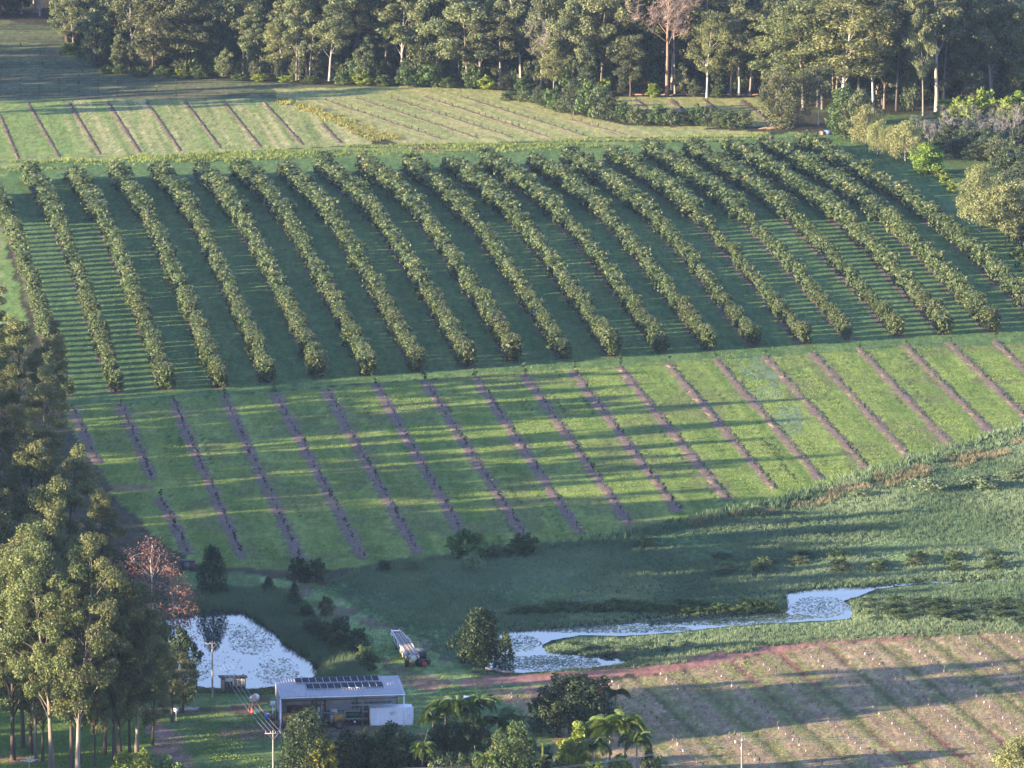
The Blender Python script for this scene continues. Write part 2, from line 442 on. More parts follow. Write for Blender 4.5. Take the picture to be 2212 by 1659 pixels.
# orchard sward
ORCH = [(-500, 396), (0, 384), (60, 352), (800, 340), (1650, 296), (1860, 292), (1960, 340), (2070, 430), (2150, 520), (2400, 650), (2500, 735), (1850, 757), (1000, 812), (150, 880), (100, 760), (40, 600), (20, 500), (-500, 470)]
b = poly_in(ORCH, pu, gv)
paint(b, (0.062, 0.115, 0.036), 0.55, (0.098, 0.155, 0.052), n_row * 1.6 - 0.3)
k = b & (np.abs(gv - (474 - (gu - 125) * .012) - j2 * 8) < 5); paint(k, (0.10, 0.145, 0.055), .5)
b = poly_in([(-500, 470), (5, 478), (30, 600), (60, 700), (40, 760), (-500, 700)], pu, gv)
paint(b, (0.13, 0.20, 0.055), 0.6, (0.22, 0.22, 0.11), np.clip((10 - pu) / 30, 0, 1))
for i, r in enumerate(ROWS):
    bx = near & (gx > r[:, 0].min() - 4) & (gx < r[:, 0].max() + 4) & (gy > r[:, 1].min() - 5) & (gy < r[:, 1].max() + 5)
    ix = np.nonzero(bx)[0]
    d = seg_dist(r, gx[ix], gy[ix], False)
    k = d < 1.25 + (n_mid[ix] - 0.5) * 1.2
    C[ix[k]] = (0.15, 0.105, 0.085)
# young field
MID = [(130, 880), (600, 846), (1000, 812), (1850, 757), (2500, 730), (2500, 885), (2200, 930), (2080, 975), (1900, 1022), (1700, 1082), (1470, 1132), (1250, 1168), (1000, 1192), (860, 1218), (650, 1235), (420, 1222), (330, 1150), (240, 1060)]
b = poly_in(MID, pu, gv)
paint(b, (0.095, 0.152, 0.034), 1.0, (0.185, 0.235, 0.060), n_row * 1.7 - 0.35)
k = b & (fbm(gx * 0.12, gy * 0.05, 3) > 0.60); paint(k, (0.125, 0.155, 0.05), 1.0)
k = b & (n_row2 < 0.10) & (vnoise(gx * 0.05, gy * 0.02) > 0.35); paint(k, (0.045, 0.075, 0.020), 0.9)
k = b & (np.abs(gu - (1625 + (gv - 780) * 0.55) - j1 * 60) < 38) & (gv > 770) & (gv < 940) & (n_mid > .4); paint(k, (0.115, 0.165, 0.085), 0.7)
k = b & (np.abs(gv - 1053 - j2 * 8) < 7) & (gu > 235) & (gu < 330); paint(k, (0.17, 0.12, 0.07), 0.7)
# marsh, banks, lawn
paint(marsh, (0.066, 0.115, 0.056), 1.0, (0.120, 0.172, 0.095), n_big * 2.6 - 0.8)
LAWN = [(395, 1230), (560, 1245), (700, 1262), (850, 1352), (1000, 1440), (1050, 1465), (1290, 1475), (1080, 1500), (1200, 1560), (1500, 1900), (-200, 1900), (-200, 1560), (250, 1500), (330, 1300)]
b = poly_in(LAWN, pu, pv) & ~marsh
paint(b, (0.075, 0.130, 0.042), 0.5, (0.120, 0.170, 0.062), n_mid * 1.8 - 0.5)
k = b & poly_in([(560, 1246), (640, 1256), (720, 1290), (860, 1360), (985, 1440), (1030, 1470), (900, 1500), (830, 1470), (760, 1390), (690, 1310), (640, 1275), (560, 1262)], pu, pv); paint(k, (0.15, 0.235, 0.075), 0.6, (0.20, 0.26, 0.105), n_mid * 1.8 - .4)
k = b & poly_in([(640, 1262), (690, 1262), (860, 1360), (1000, 1440), (960, 1500), (860, 1480), (800, 1400), (650, 1300)], pu, pv) & (n_mid > .52); paint(k, (0.13, 0.115, 0.075), 0.4)
k = b & poly_in([(300, 1500), (580, 1500), (600, 1570), (420, 1570), (300, 1560)], gu, gv) & (fbm(gx * 0.12, gy * 0.16, 3) > .55); paint(k, (0.075, 0.060, 0.042), 0.4)
k = b & (np.abs(gu - 412 - j1 * 10) < 14) & (np.abs(gv - 1529) < 4); paint(k, (0.40, 0.36, 0.33), 0.2)
k = b & (gv > 1573) & (gv < 1590) & (gu > 470) & (gu < 830) ; paint(k, (0.20, 0.115, 0.085), 0.3)
k = b & (gv > 1569 + j2 * 5) & (gv < 1596 + j2 * 6) & (gu > 520) & (gu < 800) ; paint(k, (0.13, 0.095, 0.078), 0.3)
k = poly_in([(318, 1560), (355, 1560), (395, 1600), (420, 1659), (350, 1659), (330, 1610)], pu, pv); paint(k, (0.20, 0.135, 0.105), 0.3)
GROVE = [(-500, 1480), (250, 1480), (318, 1530), (330, 1659), (330, 1760), (-500, 1760)]
k = poly_in(GROVE, pu, pv); paint(k, (0.070, 0.125, 0.026), 0.9, (0.10, 0.155, 0.03), n_mid)
k = poly_in([(-500, 1628), (70, 1632), (90, 1645), (-500, 1650)], pu, pv); paint(k, (0.22, 0.13, 0.085), 0.3)
k = marsh & (fbm(gx * 0.045 + 7, gy * 0.02, 3) > .56); paint(k, (0.085, 0.165, 0.055), 1.0, (0.13, 0.20, 0.085), n_mid)
k = marsh & (fbm(gx * 0.06 + 31, gy * 0.03 + 4, 3) > .60); paint(k, (0.036, 0.066, 0.034), 1.0, (0.065, 0.10, 0.05), n_mid)
# red-soil field with guarded seedlings
RED = [(1040, 1490), (1290, 1478), (1420, 1458), (1560, 1432), (1700, 1405), (1790, 1392), (2000, 1376), (2110, 1362), (2500, 1340), (2500, 1900), (1300, 1900), (1180, 1560)]
RDIR = -math.tan(math.radians(10.2))
ru = gx - RDIR * (gy - 1200); 
r0 = P(1328, 1481); ru0 = r0.x - RDIR * (r0.y - 1200)
RSP = 8.25
ph = ((ru - ru0) / RSP) % 1.0
b = poly_in(RED, pu, gv)
rn = fbm(ru * 0.9, gy * 0.03, 3)
fine = vnoise(ru * 1.7, gy * 0.03)
paint(b, (0.30, 0.222, 0.135), 0.9, (0.21, 0.150, 0.100), fine * 2.2 - 0.6)
k = b & (fbm(ru * 0.25, gy * 0.03, 3) > .56); paint(k, (0.34, 0.262, 0.155), 0.9, (0.235, 0.172, 0.11), fine * 2 - .5)
near_tree = np.minimum(ph, 1 - ph) * RSP
k = b & (near_tree < 0.8 + rn * .3); paint(k, (0.25, 0.185, 0.11), 0.9)
for c0, wd_, sd_, lim in ((0.14, .03, 21, .5), (0.26, .04, 0, .46), (0.36, .05, 3, .44), (0.44, .03, 5, .5), (0.60, .04, 9, .44), (0.71, .05, 12, .46), (0.83, .03, 14, .5), (0.91, .02, 17, .5)):
    g1 = b & (np.abs(ph - c0) < wd_ * (0.3 + 1.4 * rn)) & (fbm(ru * .4 + sd_, gy * 0.04, 2) > lim); paint(g1, (0.135, 0.155, 0.055), 1.0, (0.22, 0.205, 0.085), n_mid * 1.5 - .2)
furrow = b & (np.abs(ph - 0.5) < 0.055 * (0.6 + rn))
paint(furrow, (0.105, 0.11, 0.045), 0.8, (0.17, 0.085, 0.06), np.clip(fbm(gx * 0.05, gy * 0.035, 2) * 5 - 2.2, 0, 1))
gz -= np.where(b, 0.12 * np.clip(1 - np.abs(ph - 0.5) / 0.09, 0, 1), 0)
gz += np.where(b, 0.07 * np.clip(1 - near_tree / 1.1, 0, 1), 0)
k = poly_in([(1128, 1484), (1150, 1482), (1178, 1525), (1160, 1530)], pu, gv); paint(k, (0.22, 0.125, 0.10), 0.3)
# red dirt track
TRACK = plan([(930, 1480), (1040, 1472), (1150, 1466), (1260, 1458), (1400, 1442), (1520, 1424), (1620, 1407), (1700, 1394), (1790, 1384), (1960, 1378)])
ix = np.nonzero(near & (gy < 1330) & (gx > -20))[0]
d = seg_dist(TRACK, gx[ix], gy[ix], False)
wdt = np.interp(gx[ix], [-10, 5, 25, 40, 60], [2.0, 4.2, 4.6, 3.2, 1.6])
k = ix[(d < wdt + (n_mid[ix] - .5) * 5)]
C[k] = np.array((0.25, 0.125, 0.090)) * (0.8 + 0.4 * rn[k])[:, None] + np.clip(n_big[k] - .45, 0, 1)[:, None] * np.array((0.10, 0.10, 0.10)); R[k] = 0.35
for cx_, cy_, w_, h_ in ((1640, 1385, 45, 5), (2090, 1352, 55, 6), (1980, 1362, 50, 4), (1330, 1408, 60, 8)):
    k = (((pu - cx_) / w_) ** 2 + ((pv - cy_) / h_) ** 2) < 1
    paint(k & (sd_creek > 0.5), (0.17, 0.085, 0.065), 0.4)
# mud under and beside the water
k = (sd_pond < 0.6) | (sd_creek < 0.5); paint(k, (0.020, 0.022, 0.014), 0.2)
k = (sd_pond >= 0.6) & (sd_pond < 5.0); paint(k, (0.036, 0.060, 0.022), 1.0)
k = (sd_creek >= 0.5) & (sd_creek < 2.5); paint(k, (0.032, 0.062, 0.022), 1.0)
C *= (0.86 + 0.28 * fbm(gx * 0.5 + 3, gy * 0.25, 3))[:, None]

mg, nt, out = new_mat('ground_cover')
att = N(nt, 'ShaderNodeAttribute', attribute_name='cover'); rel = N(nt, 'ShaderNodeAttribute', attribute_name='relief')
tc = N(nt, 'ShaderNodeTexCoord')
n1 = noise(nt, 1.6, 5, tc.outputs['Object'], 0.65); n2 = noise(nt, 0.35, 3, tc.outputs['Object'])
c = mixc(nt, 1.0, att.outputs['Color'], ramp(nt, n1, [(0.28, 0.62), (0.75, 1.38)]), 'MULTIPLY')
c = mixc(nt, 1.0, c, ramp(nt, n2, [(0.3, 0.85), (0.7, 1.15)]), 'MULTIPLY')
mp1 = N(nt, 'ShaderNodeMapping'); mp1.inputs['Scale'].default_value = (0.95, 0.15, 0.5); nt.links.new(tc.outputs['Object'], mp1.inputs[0])
n3 = noise(nt, 1.0, 4, mp1.outputs[0], 0.7)
c = mixc(nt, 1.0, c, ramp(nt, n3, [(0.30, 0.66), (0.70, 1.34)]), 'MULTIPLY')
p = N(nt, 'ShaderNodeBsdfPrincipled'); p.inputs['Roughness'].default_value = 0.95; p.inputs['Specular IOR Level'].default_value = 0.05
p.inputs['Sheen Weight'].default_value = 0.0
nt.links.new(c, p.inputs['Base Color'])
bmp = N(nt, 'ShaderNodeBump'); bmp.inputs['Distance'].default_value = 0.55
mm = N(nt, 'ShaderNodeMath', operation='MULTIPLY'); mm.inputs[1].default_value = 0.9
nt.links.new(rel.outputs['Fac'], mm.inputs[0]); nt.links.new(mm.outputs[0], bmp.inputs['Strength'])
nt.links.new(n1, bmp.inputs['Height']); nt.links.new(bmp.outputs[0], p.inputs['Normal'])
nt.links.new(p.outputs[0], out.inputs['Surface'])

nx, ny = len(xs), len(ys)
gb = MB()
idx = np.arange(nx * ny).reshape(ny, nx)
faces = np.stack([idx[:-1, :-1], idx[:-1, 1:], idx[1:, 1:], idx[1:, :-1]], -1).reshape(-1, 4)
gb.add(np.stack([gx, gy, gz], -1), faces)
gm = gb.mesh('ground', mg)
ca = gm.attributes.new('cover', 'FLOAT_COLOR', 'POINT')
ca.data.foreach_set('color', np.concatenate([C, np.ones((len(C), 1))], 1).astype(np.float32).ravel())
ra = gm.attributes.new('relief', 'FLOAT', 'POINT'); ra.data.foreach_set('value', R.astype(np.float32))
ground = smooth(obj('ground', gm, kind='structure'))

def gh(x, y):
    """ground height by lookup"""
    i = np.clip(np.searchsorted(xs, x) - 1, 0, nx - 2); j = np.clip(np.searchsorted(ys, y) - 1, 0, ny - 2)
    fx = np.clip((x - xs[i]) / (xs[i + 1] - xs[i]), 0, 1); fy = np.clip((y - ys[j]) / (ys[j + 1] - ys[j]), 0, 1)
    Zg = gz.reshape(ny, nx)
    return (Zg[j, i] * (1 - fx) + Zg[j, i + 1] * fx) * (1 - fy) + (Zg[j + 1, i] * (1 - fx) + Zg[j + 1, i + 1] * fx) * fy

def G(u, v):
    p = P(u, v)
    p.z = float(gh(np.array(p.x), np.array(p.y)))
    return p

# ------------------------------------------------------------------ water
mw, nt, out = new_mat('still_water')
p = N(nt, 'ShaderNodeBsdfPrincipled'); p.inputs['Base Color'].default_value = (0.020, 0.030, 0.030, 1); p.inputs['Roughness'].default_value = 0.03; p.inputs['IOR'].default_value = 1.333
p.inputs['Specular IOR Level'].default_value = 0.23
tc = N(nt, 'ShaderNodeTexCoord')
bmp = N(nt, 'ShaderNodeBump'); bmp.inputs['Strength'].default_value = 0.05; bmp.inputs['Distance'].default_value = 0.02
nt.links.new(noise(nt, 0.8, 2, tc.outputs['Object']), bmp.inputs['Height']); nt.links.new(bmp.outputs[0], p.inputs['Normal'])
nt.links.new(p.outputs[0], out.inputs['Surface'])
from mathutils.geometry import tessellate_polygon
def water(name, pl, z, grow=0.35):
    cx_, cy_ = pl.mean(0)
    # push the outline a little into the bank so that no gap shows
    n = len(pl); nrm = []
    for i in range(n):
        t = pl[(i + 1) % n] - pl[i - 1]; nn = np.array([t[1], -t[0]]); nn /= np.linalg.norm(nn) + 1e-9; nrm.append(nn)
    area = sum(pl[i - 1][0] * pl[i][1] - pl[i][0] * pl[i - 1][1] for i in range(n))
    out_ = pl + np.array(nrm) * (grow if area > 0 else -grow)
    v3 = [Vector((a, b_, z)) for a, b_ in out_]
    tr = tessellate_polygon([v3])
    b_ = MB(); b_.add([tuple(k) for k in v3], [t for t in tr])
    m = b_.mesh(name, mw)
    if m.polygons[0].normal.z < 0:
        m.flip_normals()
    return obj(name, m, kind='structure')
water('pond_water', pond_pl, POND_Z)
water('creek_water', creek_pl, CREEK_Z)

# ------------------------------------------------------------------ raised planting strips
rng = np.random.RandomState(3)
M['mulch'] = solid_mat('bark_mulch', (0.085, 0.062, 0.052), 0.95, spec=0.05, scale=0.9, col2=(0.215, 0.160, 0.125), bump=0.25)
M['soil'] = solid_mat('tilled_soil', (0.085, 0.060, 0.050), 0.95, spec=0.05, scale=1.0, col2=(0.18, 0.13, 0.10), bump=0.2)
def strip(ends, width, mat, high=0.07):
    a, b_ = plan(ends)
    L = np.linalg.norm(b_ - a); n = max(8, int(L / 1.1))
    d = (b_ - a) / L; nn = np.array([d[1], -d[0]])
    t = np.linspace(0, 1, n)
    ww = width * (0.5 + 0.16 * (fbm(t * L * 0.5 + rng.rand() * 90, t * 0, 2) - 0.5) * 2)
    c_ = a[None] + (b_ - a)[None] * t[:, None]
    cols = [(-1, -0.05), (-0.6, 0.75), (0, 1.0), (0.6, 0.7), (1, -0.05)]
    vs = []
    for k, h in cols:
        q = c_ + nn[None] * (ww * k * (1 + 0.32 * rng.randn(n)))[:, None]
        vs.append(np.concatenate([q, (gh(q[:, 0], q[:, 1]) + high * h * (0.8 + 0.4 * rng.rand(n)))[:, None]], 1))
    vs = np.stack(vs, 1).reshape(-1, 3)
    i = np.arange(n - 1)[:, None] * 5; k = np.arange(4)[None]
    fs = np.stack([i + k, i + k + 1, i + 5 + k + 1, i + 5 + k], -1).reshape(-1, 4)
    m = MB().add(vs, fs).mesh('planting_strip', mat)
    if m.polygons[2].normal.z < 0:
        m.flip_normals()
    return smooth(obj('planting_strip', m, kind='structure'))
for e in STRIPS: strip(e, 2.0, M['mulch'])
for e in STRIPS_FAR: strip(e, 0.95, M['soil'])
for e in STRIPS_THIN: strip(e, 0.75, M['soil'], 0.1)
for e in STRIPS_SMALL: strip(e, 1.3, M['soil'])
for v_ in (78, 100, 118, 142, 156, 166, 176, 185, 194, 202, 209):
    x1 = {78: 120, 100: 125, 118: 150, 142: 190, 156: 245}.get(v_, 380 + (v_ - 166) * 5)
    strip([(-260, v_ + 1), (x1, v_ + (v_ - 150) * 0.02)], 0.8, M['soil'], 0.06)
# ------------------------------------------------------------------ foliage builders
def unit(n, rg):
    d = rg.randn(n, 3)
    return d / (np.linalg.norm(d, axis=1)[:, None] + 1e-9)

def put_leaves(mb, rg, pos, nor, size, ratio=0.55, mat=0, tint=None):
    n = len(pos)
    nor = nor / (np.linalg.norm(nor, axis=1)[:, None] + 1e-9)
    t = np.cross(nor, unit(n, rg)); t /= np.linalg.norm(t, axis=1)[:, None] + 1e-9
    b_ = np.cross(nor, t)
    s = (size * (0.65 + 0.7 * rg.rand(n)))[:, None] * 0.5
    vs = np.stack([pos + t * s, pos + b_ * s * ratio, pos - t * s, pos - b_ * s * ratio], 1).reshape(-1, 3)
    fs = np.arange(4 * n).reshape(n, 4)
    mb.add(vs, fs, mat, np.repeat(rg.rand(n) if tint is None else tint, 4))

def clump_leaves(mb, rg, c, r, n, size, mat=0, squash=1.0, out=0.75, shell=0.5, ratio=0.55, base=None, up=0.15):
    c = np.asarray(c, float); r = np.asarray(r, float) * np.ones(3)
    d = unit(n, rg)
    rad = shell + (1 - shell) * rg.rand(n) ** 0.6
    rad = rad * (0.85 + 0.3 * rg.rand(n))
    pos = c + d * rad[:, None] * r
    nor = d / r * r.mean() * out + rg.randn(n, 3) * 0.45 + np.array([0, 0, up])
    t0 = rg.rand() if base is None else base
    put_leaves(mb, rg, pos, nor, size, ratio, mat, np.clip(0.55 * t0 + 0.45 * rg.rand(n), 0, 1))

def gum(seed, H=28.0, W=11.0, base=0.45, nl=14, leaf=0.60, dens=190, leafm='gum', bark='bark', narrow=1.0, droop=0.0, puff=0.9):
    rg = np.random.RandomState(seed); base *= .78; nl += 4
    tr, cr = MB(), MB()
    lean = rg.randn(2) * 0.03 * H
    zz = np.linspace(0, 1, 9)
    wob = np.cumsum(rg.randn(9, 2) * 0.010 * H, 0) * zz[:, None]
    spine = np.stack([lean[0] * zz ** 1.5 + wob[:, 0], lean[1] * zz ** 1.5 + wob[:, 1], zz * H * 0.92], 1)
    r0 = 0.0115 * H
    tr.tube(spine, r0 * (1 - 0.85 * zz) * np.where(zz < 0.05, 1.35, 1), 7)
    def at(f):
        return np.array([np.interp(f, zz, spine[:, k]) for k in range(3)])
    for i in range(nl):
        f = base + (1.0 - base) * ((i + rg.rand()) / nl)
        ang = i * 2.4 + rg.rand() * 1.0
        prof = math.sin(math.pi * min(1, max(0.08, (f - base) / (1.02 - base))) ** 0.75) ** 0.7
        rad = W * 0.5 * prof * (0.45 + 0.6 * rg.rand()) * narrow
        o = at(max(base * 0.7, f - 0.16)); 
        e = at(min(f, 1)) + np.array([math.cos(ang) * rad, math.sin(ang) * rad, rg.randn() * 0.02 * H])
        mid = (o + e) / 2 + np.array([0, 0, 0.03 * H * rg.rand()]) + rg.randn(3) * 0.01 * H
        tr.tube([o, mid, e], [r0 * 0.42 * (1.15 - f), r0 * 0.28 * (1.15 - f), r0 * 0.10], 5)
        tb = rg.rand()
        rc = W * (0.165 + 0.08 * rg.rand()) * puff
        for k in range(4):
            oc = e + unit(1, rg)[0] * rc * np.array([0.95, 0.95, 0.6]) * (0.0 if k == 0 else 1)
            rr = rc * (0.85 if k == 0 else 0.68)
            if droop:
                oc[2] -= droop * rg.rand()
            clump_leaves(cr, rg, oc, (rr, rr, rr * 0.75), int(dens * (1.0 if k == 0 else 0.55)), leaf, base=tb)
            if k:
                tr.tube([e, oc], [r0 * 0.10, r0 * 0.04], 4, cap=False)
    return dict(crown=cr.mesh('crown', M[leafm]), trunk=tr.mesh('trunk', M[bark]), H=H, W=W)

def bushy(seed, H=10.0, W=8.0, nb=16, leaf=0.5, dens=150, leafm='dense', bark='bark2', low=0.12, topf=1.0, extra=None, round_=False, ratio=0.6):
    """broad tree or shrub whose crown reaches close to the ground"""
    rg = np.random.RandomState(seed)
    tr, cr = MB(), MB()
    tr.tube([(0, 0, 0), (rg.randn() * .02 * H, rg.randn() * .02 * H, H * 0.35), (rg.randn() * .04 * H, 0, H * 0.7)], [0.030 * H, 0.022 * H, 0.008 * H], 7)
    for i in range(nb):
        f = (i + 0.5) / nb
        z = H * (low + (0.92 - low) * f)
        if round_:
            prof = math.sqrt(max(0.05, 1 - ((f - 0.30) / 0.72) ** 2))
        else:
            prof = (1 - f) ** 0.55 * topf + 0.30 if f > 0.25 else 0.85 + 0.6 * f
        prof = min(1.0, prof)
        ang = i * 2.399 + rg.rand() * 0.6
        rad = W * 0.5 * prof * (0.35 + 0.45 * rg.rand()) * (0.4 if f > 0.9 else 1)
        rc = W * (0.15 + 0.08 * rg.rand()) * (0.75 + 0.35 * (1 - f))
        c = np.array([math.cos(ang) * rad, math.sin(ang) * rad, z])
        c[2] = min(c[2], H - rc * 0.75)
        c[2] = max(c[2], rc * 0.6)
        tr.tube([(0, 0, max(0.1 * H, z * 0.6)), c], [0.010 * H, 0.003 * H], 5, cap=False)
        clump_leaves(cr, rg, c, (rc, rc, rc * 0.8), dens, leaf, base=rg.rand(), ratio=ratio)
        for k in range(2):
            oc = c + unit(1, rg)[0] * rc * 0.9; oc[2] = max(oc[2], 0.3)
            clump_leaves(cr, rg, oc, rc * 0.5, int(dens * 0.35), leaf, base=rg.rand(), ratio=ratio)
    mats = [M[leafm]]
    if extra:
        mats.append(M[extra])
        d = unit(13, rg); d[:, 2] = np.abs(d[:, 2])
        for k in range(13):
            c = np.array([d[k, 0] * W * 0.46, d[k, 1] * W * 0.46, H * (0.35 + 0.52 * rg.rand())])
            sc_ = math.sqrt(max(.1, 1 - ((c[2] / H - .35) / .7) ** 2)); c[:2] *= sc_
            clump_leaves(cr, rg, c, 0.5, 10, 0.3, mat=1)
    return dict(crown=cr.mesh('crown', mats), trunk=tr.mesh('trunk', M[bark]), H=H, W=W)

def conical(seed, H=9.0, W=5.5, leafm='darkleaf', dens=70, leaf=0.45, power=0.8):
    rg = np.random.RandomState(seed)
    tr, cr = MB(), MB()
    tr.tube([(0, 0, 0), (0, 0, H * 0.9)], [0.02 * H, 0.004 * H], 6)
    for i in range(34):
        f = (i + 0.3) / 34
        prof = (1 - f ** 1.6) ** power
        ang = i * 2.399
        rad = W * 0.5 * prof * (0.55 + 0.35 * rg.rand())
        rc = W * 0.15 * (0.6 + 0.6 * prof)
        clump_leaves(cr, rg, (math.cos(ang) * rad, math.sin(ang) * rad, H * (0.05 + 0.9 * f)), (rc, rc, rc * 1.3), dens, leaf, base=rg.rand(), ratio=0.4)
    return dict(crown=cr.mesh('crown', M[leafm]), trunk=tr.mesh('trunk', M['bark2']), H=H, W=W)

def orchard_tree(seed, n=1250, leaf=.37):
    """one bushy fruit tree: short trunk, crown of leaf rosettes down to the ground"""
    rg = np.random.RandomState(seed)
    mb = MB()
    k = int(n * .85) // 9
    for i in range(k):
        d = unit(1, rg)[0]
        f = rg.rand()
        z = 0.55 + 2.75 * f
        prof = math.sqrt(max(0.08, 1 - ((z - 1.55) / 2.2) ** 2))
        a = rg.rand() * 6.283
        rad = 1.34 * prof * (0.55 + 0.45 * rg.rand() ** 0.5)
        c = np.array([math.cos(a) * rad, math.sin(a) * rad, z])
        d = c - np.array([0, 0, 1.2]); d /= np.linalg.norm(d)
        clump_leaves(mb, rg, c + d * 0.1, (0.50, 0.50, 0.42), 9, leaf, base=0.25 + 0.75 * rg.rand(), up=0.5, shell=0.3, ratio=0.62)
    clump_leaves(mb, rg, (0, 0, 1.5), (1.15, 1.15, 1.3), n - k * 9, 0.8, base=0.1, ratio=.7)  # inner leaves tinted darker: the crown's shaded depth put into their colour
    return mb

def bare(seed, H=20.0, W=9.0, base=0.35, nl=12, sub=5, twigs=6, barkm='bark', twigm='twig', tw=0.02, trunk_r=0.016):
    rg = np.random.RandomState(seed)
    tr, cr = MB(), MB()
    zz = np.linspace(0, 1, 7)
    wob = np.cumsum(rg.randn(7, 2) * 0.012 * H, 0) * zz[:, None]
    spine = np.stack([wob[:, 0], wob[:, 1], zz * H * 0.93], 1)
    tr.tube(spine, trunk_r * H * (1 - 0.85 * zz), 7)
    for i in range(nl):
        f = base + (0.98 - base) * (i + rg.rand()) / nl
        o = np.array([np.interp(f, zz, spine[:, k]) for k in range(3)])
        a = i * 2.4 + rg.rand(); L = W * 0.5 * (0.5 + 0.6 * rg.rand()) * (1.15 - 0.5 * f)
        e = o + np.array([math.cos(a) * L, math.sin(a) * L, L * (0.5 + 0.5 * rg.rand())])
        mid = (o + e) / 2 + rg.randn(3) * 0.06 * L
        rb = trunk_r * H * 0.34 * (1.2 - f)
        tr.tube([o, mid, e], [rb, rb * 0.7, rb * 0.3], 5, cap=False)
        for k in range(sub):
            o2 = mid + (e - mid) * rg.rand()
            e2 = o2 + unit(1, rg)[0] * L * 0.45 + np.array([0, 0, L * 0.3])
            tr.tube([o2, (o2 + e2) / 2 + rg.randn(3) * .03 * L, e2], [rb * 0.4, rb * 0.3, rb * 0.12], 4, cap=False)
            for t in range(twigs):
                o3 = o2 + (e2 - o2) * rg.rand(); e3 = o3 + unit(1, rg)[0] * L * 0.24 + np.array([0, 0, L * .08])
                d = e3 - o3; s = np.cross(d, unit(1, rg)[0]); s = s / np.linalg.norm(s) * tw
                cr.add([o3 - s, o3 + s, e3], [(0, 1, 2)], 0, rg.rand())
                for q in range(2):
                    o4 = o3 + d * rg.rand(); e4 = o4 + unit(1, rg)[0] * L * 0.13
                    s = np.cross(e4 - o4, unit(1, rg)[0]); s = s / np.linalg.norm(s) * tw * .8
                    cr.add([o4 - s, o4 + s, e4], [(0, 1, 2)], 0, rg.rand())
    return dict(crown=cr.mesh('twigs', M[twigm]), trunk=tr.mesh('trunk', M[barkm]), H=H, W=W, cname='twigs')

def frond_mesh(seed, L=3.0, droop=0.9, leafm='palm', leaflet=0.55, rise=0.6, n=22):
    """one feather frond along +X from the origin"""
    rg = np.random.RandomState(seed)
    mb = MB()
    t = np.linspace(0, 1, n)
    x = L * t * (1 - 0.22 * t); z = L * (rise * t - droop * t * t)
    pts = np.stack([x, 0 * t, z], 1)
    mb.tube(pts[::3], 0.035 * (1 - 0.8 * t[::3]), 4, tint=0.6, cap=False)
    for i in range(2, n):
        for s in (-1, 1):
            ll = leaflet * (0.5 + 1.0 * math.sin(math.pi * min(1, t[i] * .9 + .08))) * (0.85 + 0.3 * rg.rand())
            o = pts[i]; e = o + np.array([ll * 0.45, s * ll * 0.75, -ll * (0.35 + 0.3 * rg.rand())])
            w = np.array([0.11, 0, 0.025])
            m_ = (o + e) / 2 + np.array([0, 0, ll * 0.10])
            mb.add([o - w, o + w, m_ + w, m_ - w, e], [(0, 1, 2, 3)], 0, rg.rand()); 
            mb.add([m_ - w, m_ + w, e], [(0, 1, 2)], 0, rg.rand())
    return mb.mesh('frond', M[leafm])

def plant(kind, var, loc, h, w, label, cat='tree', group=None, rz=None, rs=random):
    s = w / var['W']; k = h / var['H']
    root = obj(kind, None, None, loc, rs.uniform(0, 6.28) if rz is None else rz)
    root.scale = (s, s, k)
    tag(root, label, cat, group, project(loc[0], loc[1])[0])
    obj('trunk', var['trunk'], root)
    obj(var.get('cname', 'crown'), var['crown'], root)
    return root

def hero(kind, var, u, vb, vt, wpx, label, cat='tree', group=None, rz=None):
    """a plant whose foot is at photo point (u, vb), top at height vt, width wpx pixels"""
    g = G(u, vb); s = ppm(vb)
    return plant(kind, var, g, (vb - vt) / s / 0.985, wpx / s, label, cat, group, rz)

random.seed(11)
# variants
GUM = [gum(101, 28, 11, .45), gum(102, 30, 10, .52, nl=12), gum(103, 27, 12, .40, nl=16), gum(104, 29, 9, .55, nl=11, bark='bark3'), gum(105, 26, 11, .35, nl=15, bark='bark2'), gum(106, 30, 12, .48, nl=15, bark='bark3')]
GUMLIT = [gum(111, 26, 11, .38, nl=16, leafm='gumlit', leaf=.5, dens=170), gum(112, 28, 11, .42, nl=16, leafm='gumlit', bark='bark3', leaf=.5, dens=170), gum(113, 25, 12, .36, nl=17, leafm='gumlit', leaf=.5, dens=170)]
GUMNEAR = [gum(121, 32, 11, .36, nl=24, leaf=.38, dens=300, bark='bark2', leafm='grove', puff=.74), gum(122, 33, 12, .40, nl=24, leaf=.38, dens=300, leafm='grove', puff=.74), gum(123, 30, 11, .33, nl=24, leaf=.38, dens=300, bark='bark2', leafm='grove', puff=.74)]
DENSE = [bushy(201, 18, 10, nb=18, leaf=.62), bushy(202, 20, 9, nb=18, leaf=.62), bushy(203, 16, 11, nb=18, leaf=.62), bushy(204, 19, 9, nb=20, leaf=.6, leafm='gum', bark='bark')]
BUSH = [bushy(211, 4, 5, nb=10, leaf=.45, dens=90, leafm='bush', low=.1), bushy(212, 5, 5, nb=11, leaf=.45, dens=90, leafm='bush', low=.1), bushy(213, 4.5, 6, nb=12, leaf=.45, dens=80, leafm='dense', low=.1)]
LIME = [bushy(221, 6, 5, nb=12, leaf=.5, dens=100, leafm='lime', low=.1), bushy(222, 5, 6, nb=12, leaf=.5, dens=100, leafm='lime', low=.1)]
PALE = [bushy(231, 9, 8, nb=20, leaf=.36, dens=240, leafm='pale', low=.25, bark='bark', round_=True, ratio=.35), bushy(232, 8, 8, nb=18, leaf=.36, dens=240, leafm='pale', low=.3, bark='bark', round_=True, ratio=.35)]
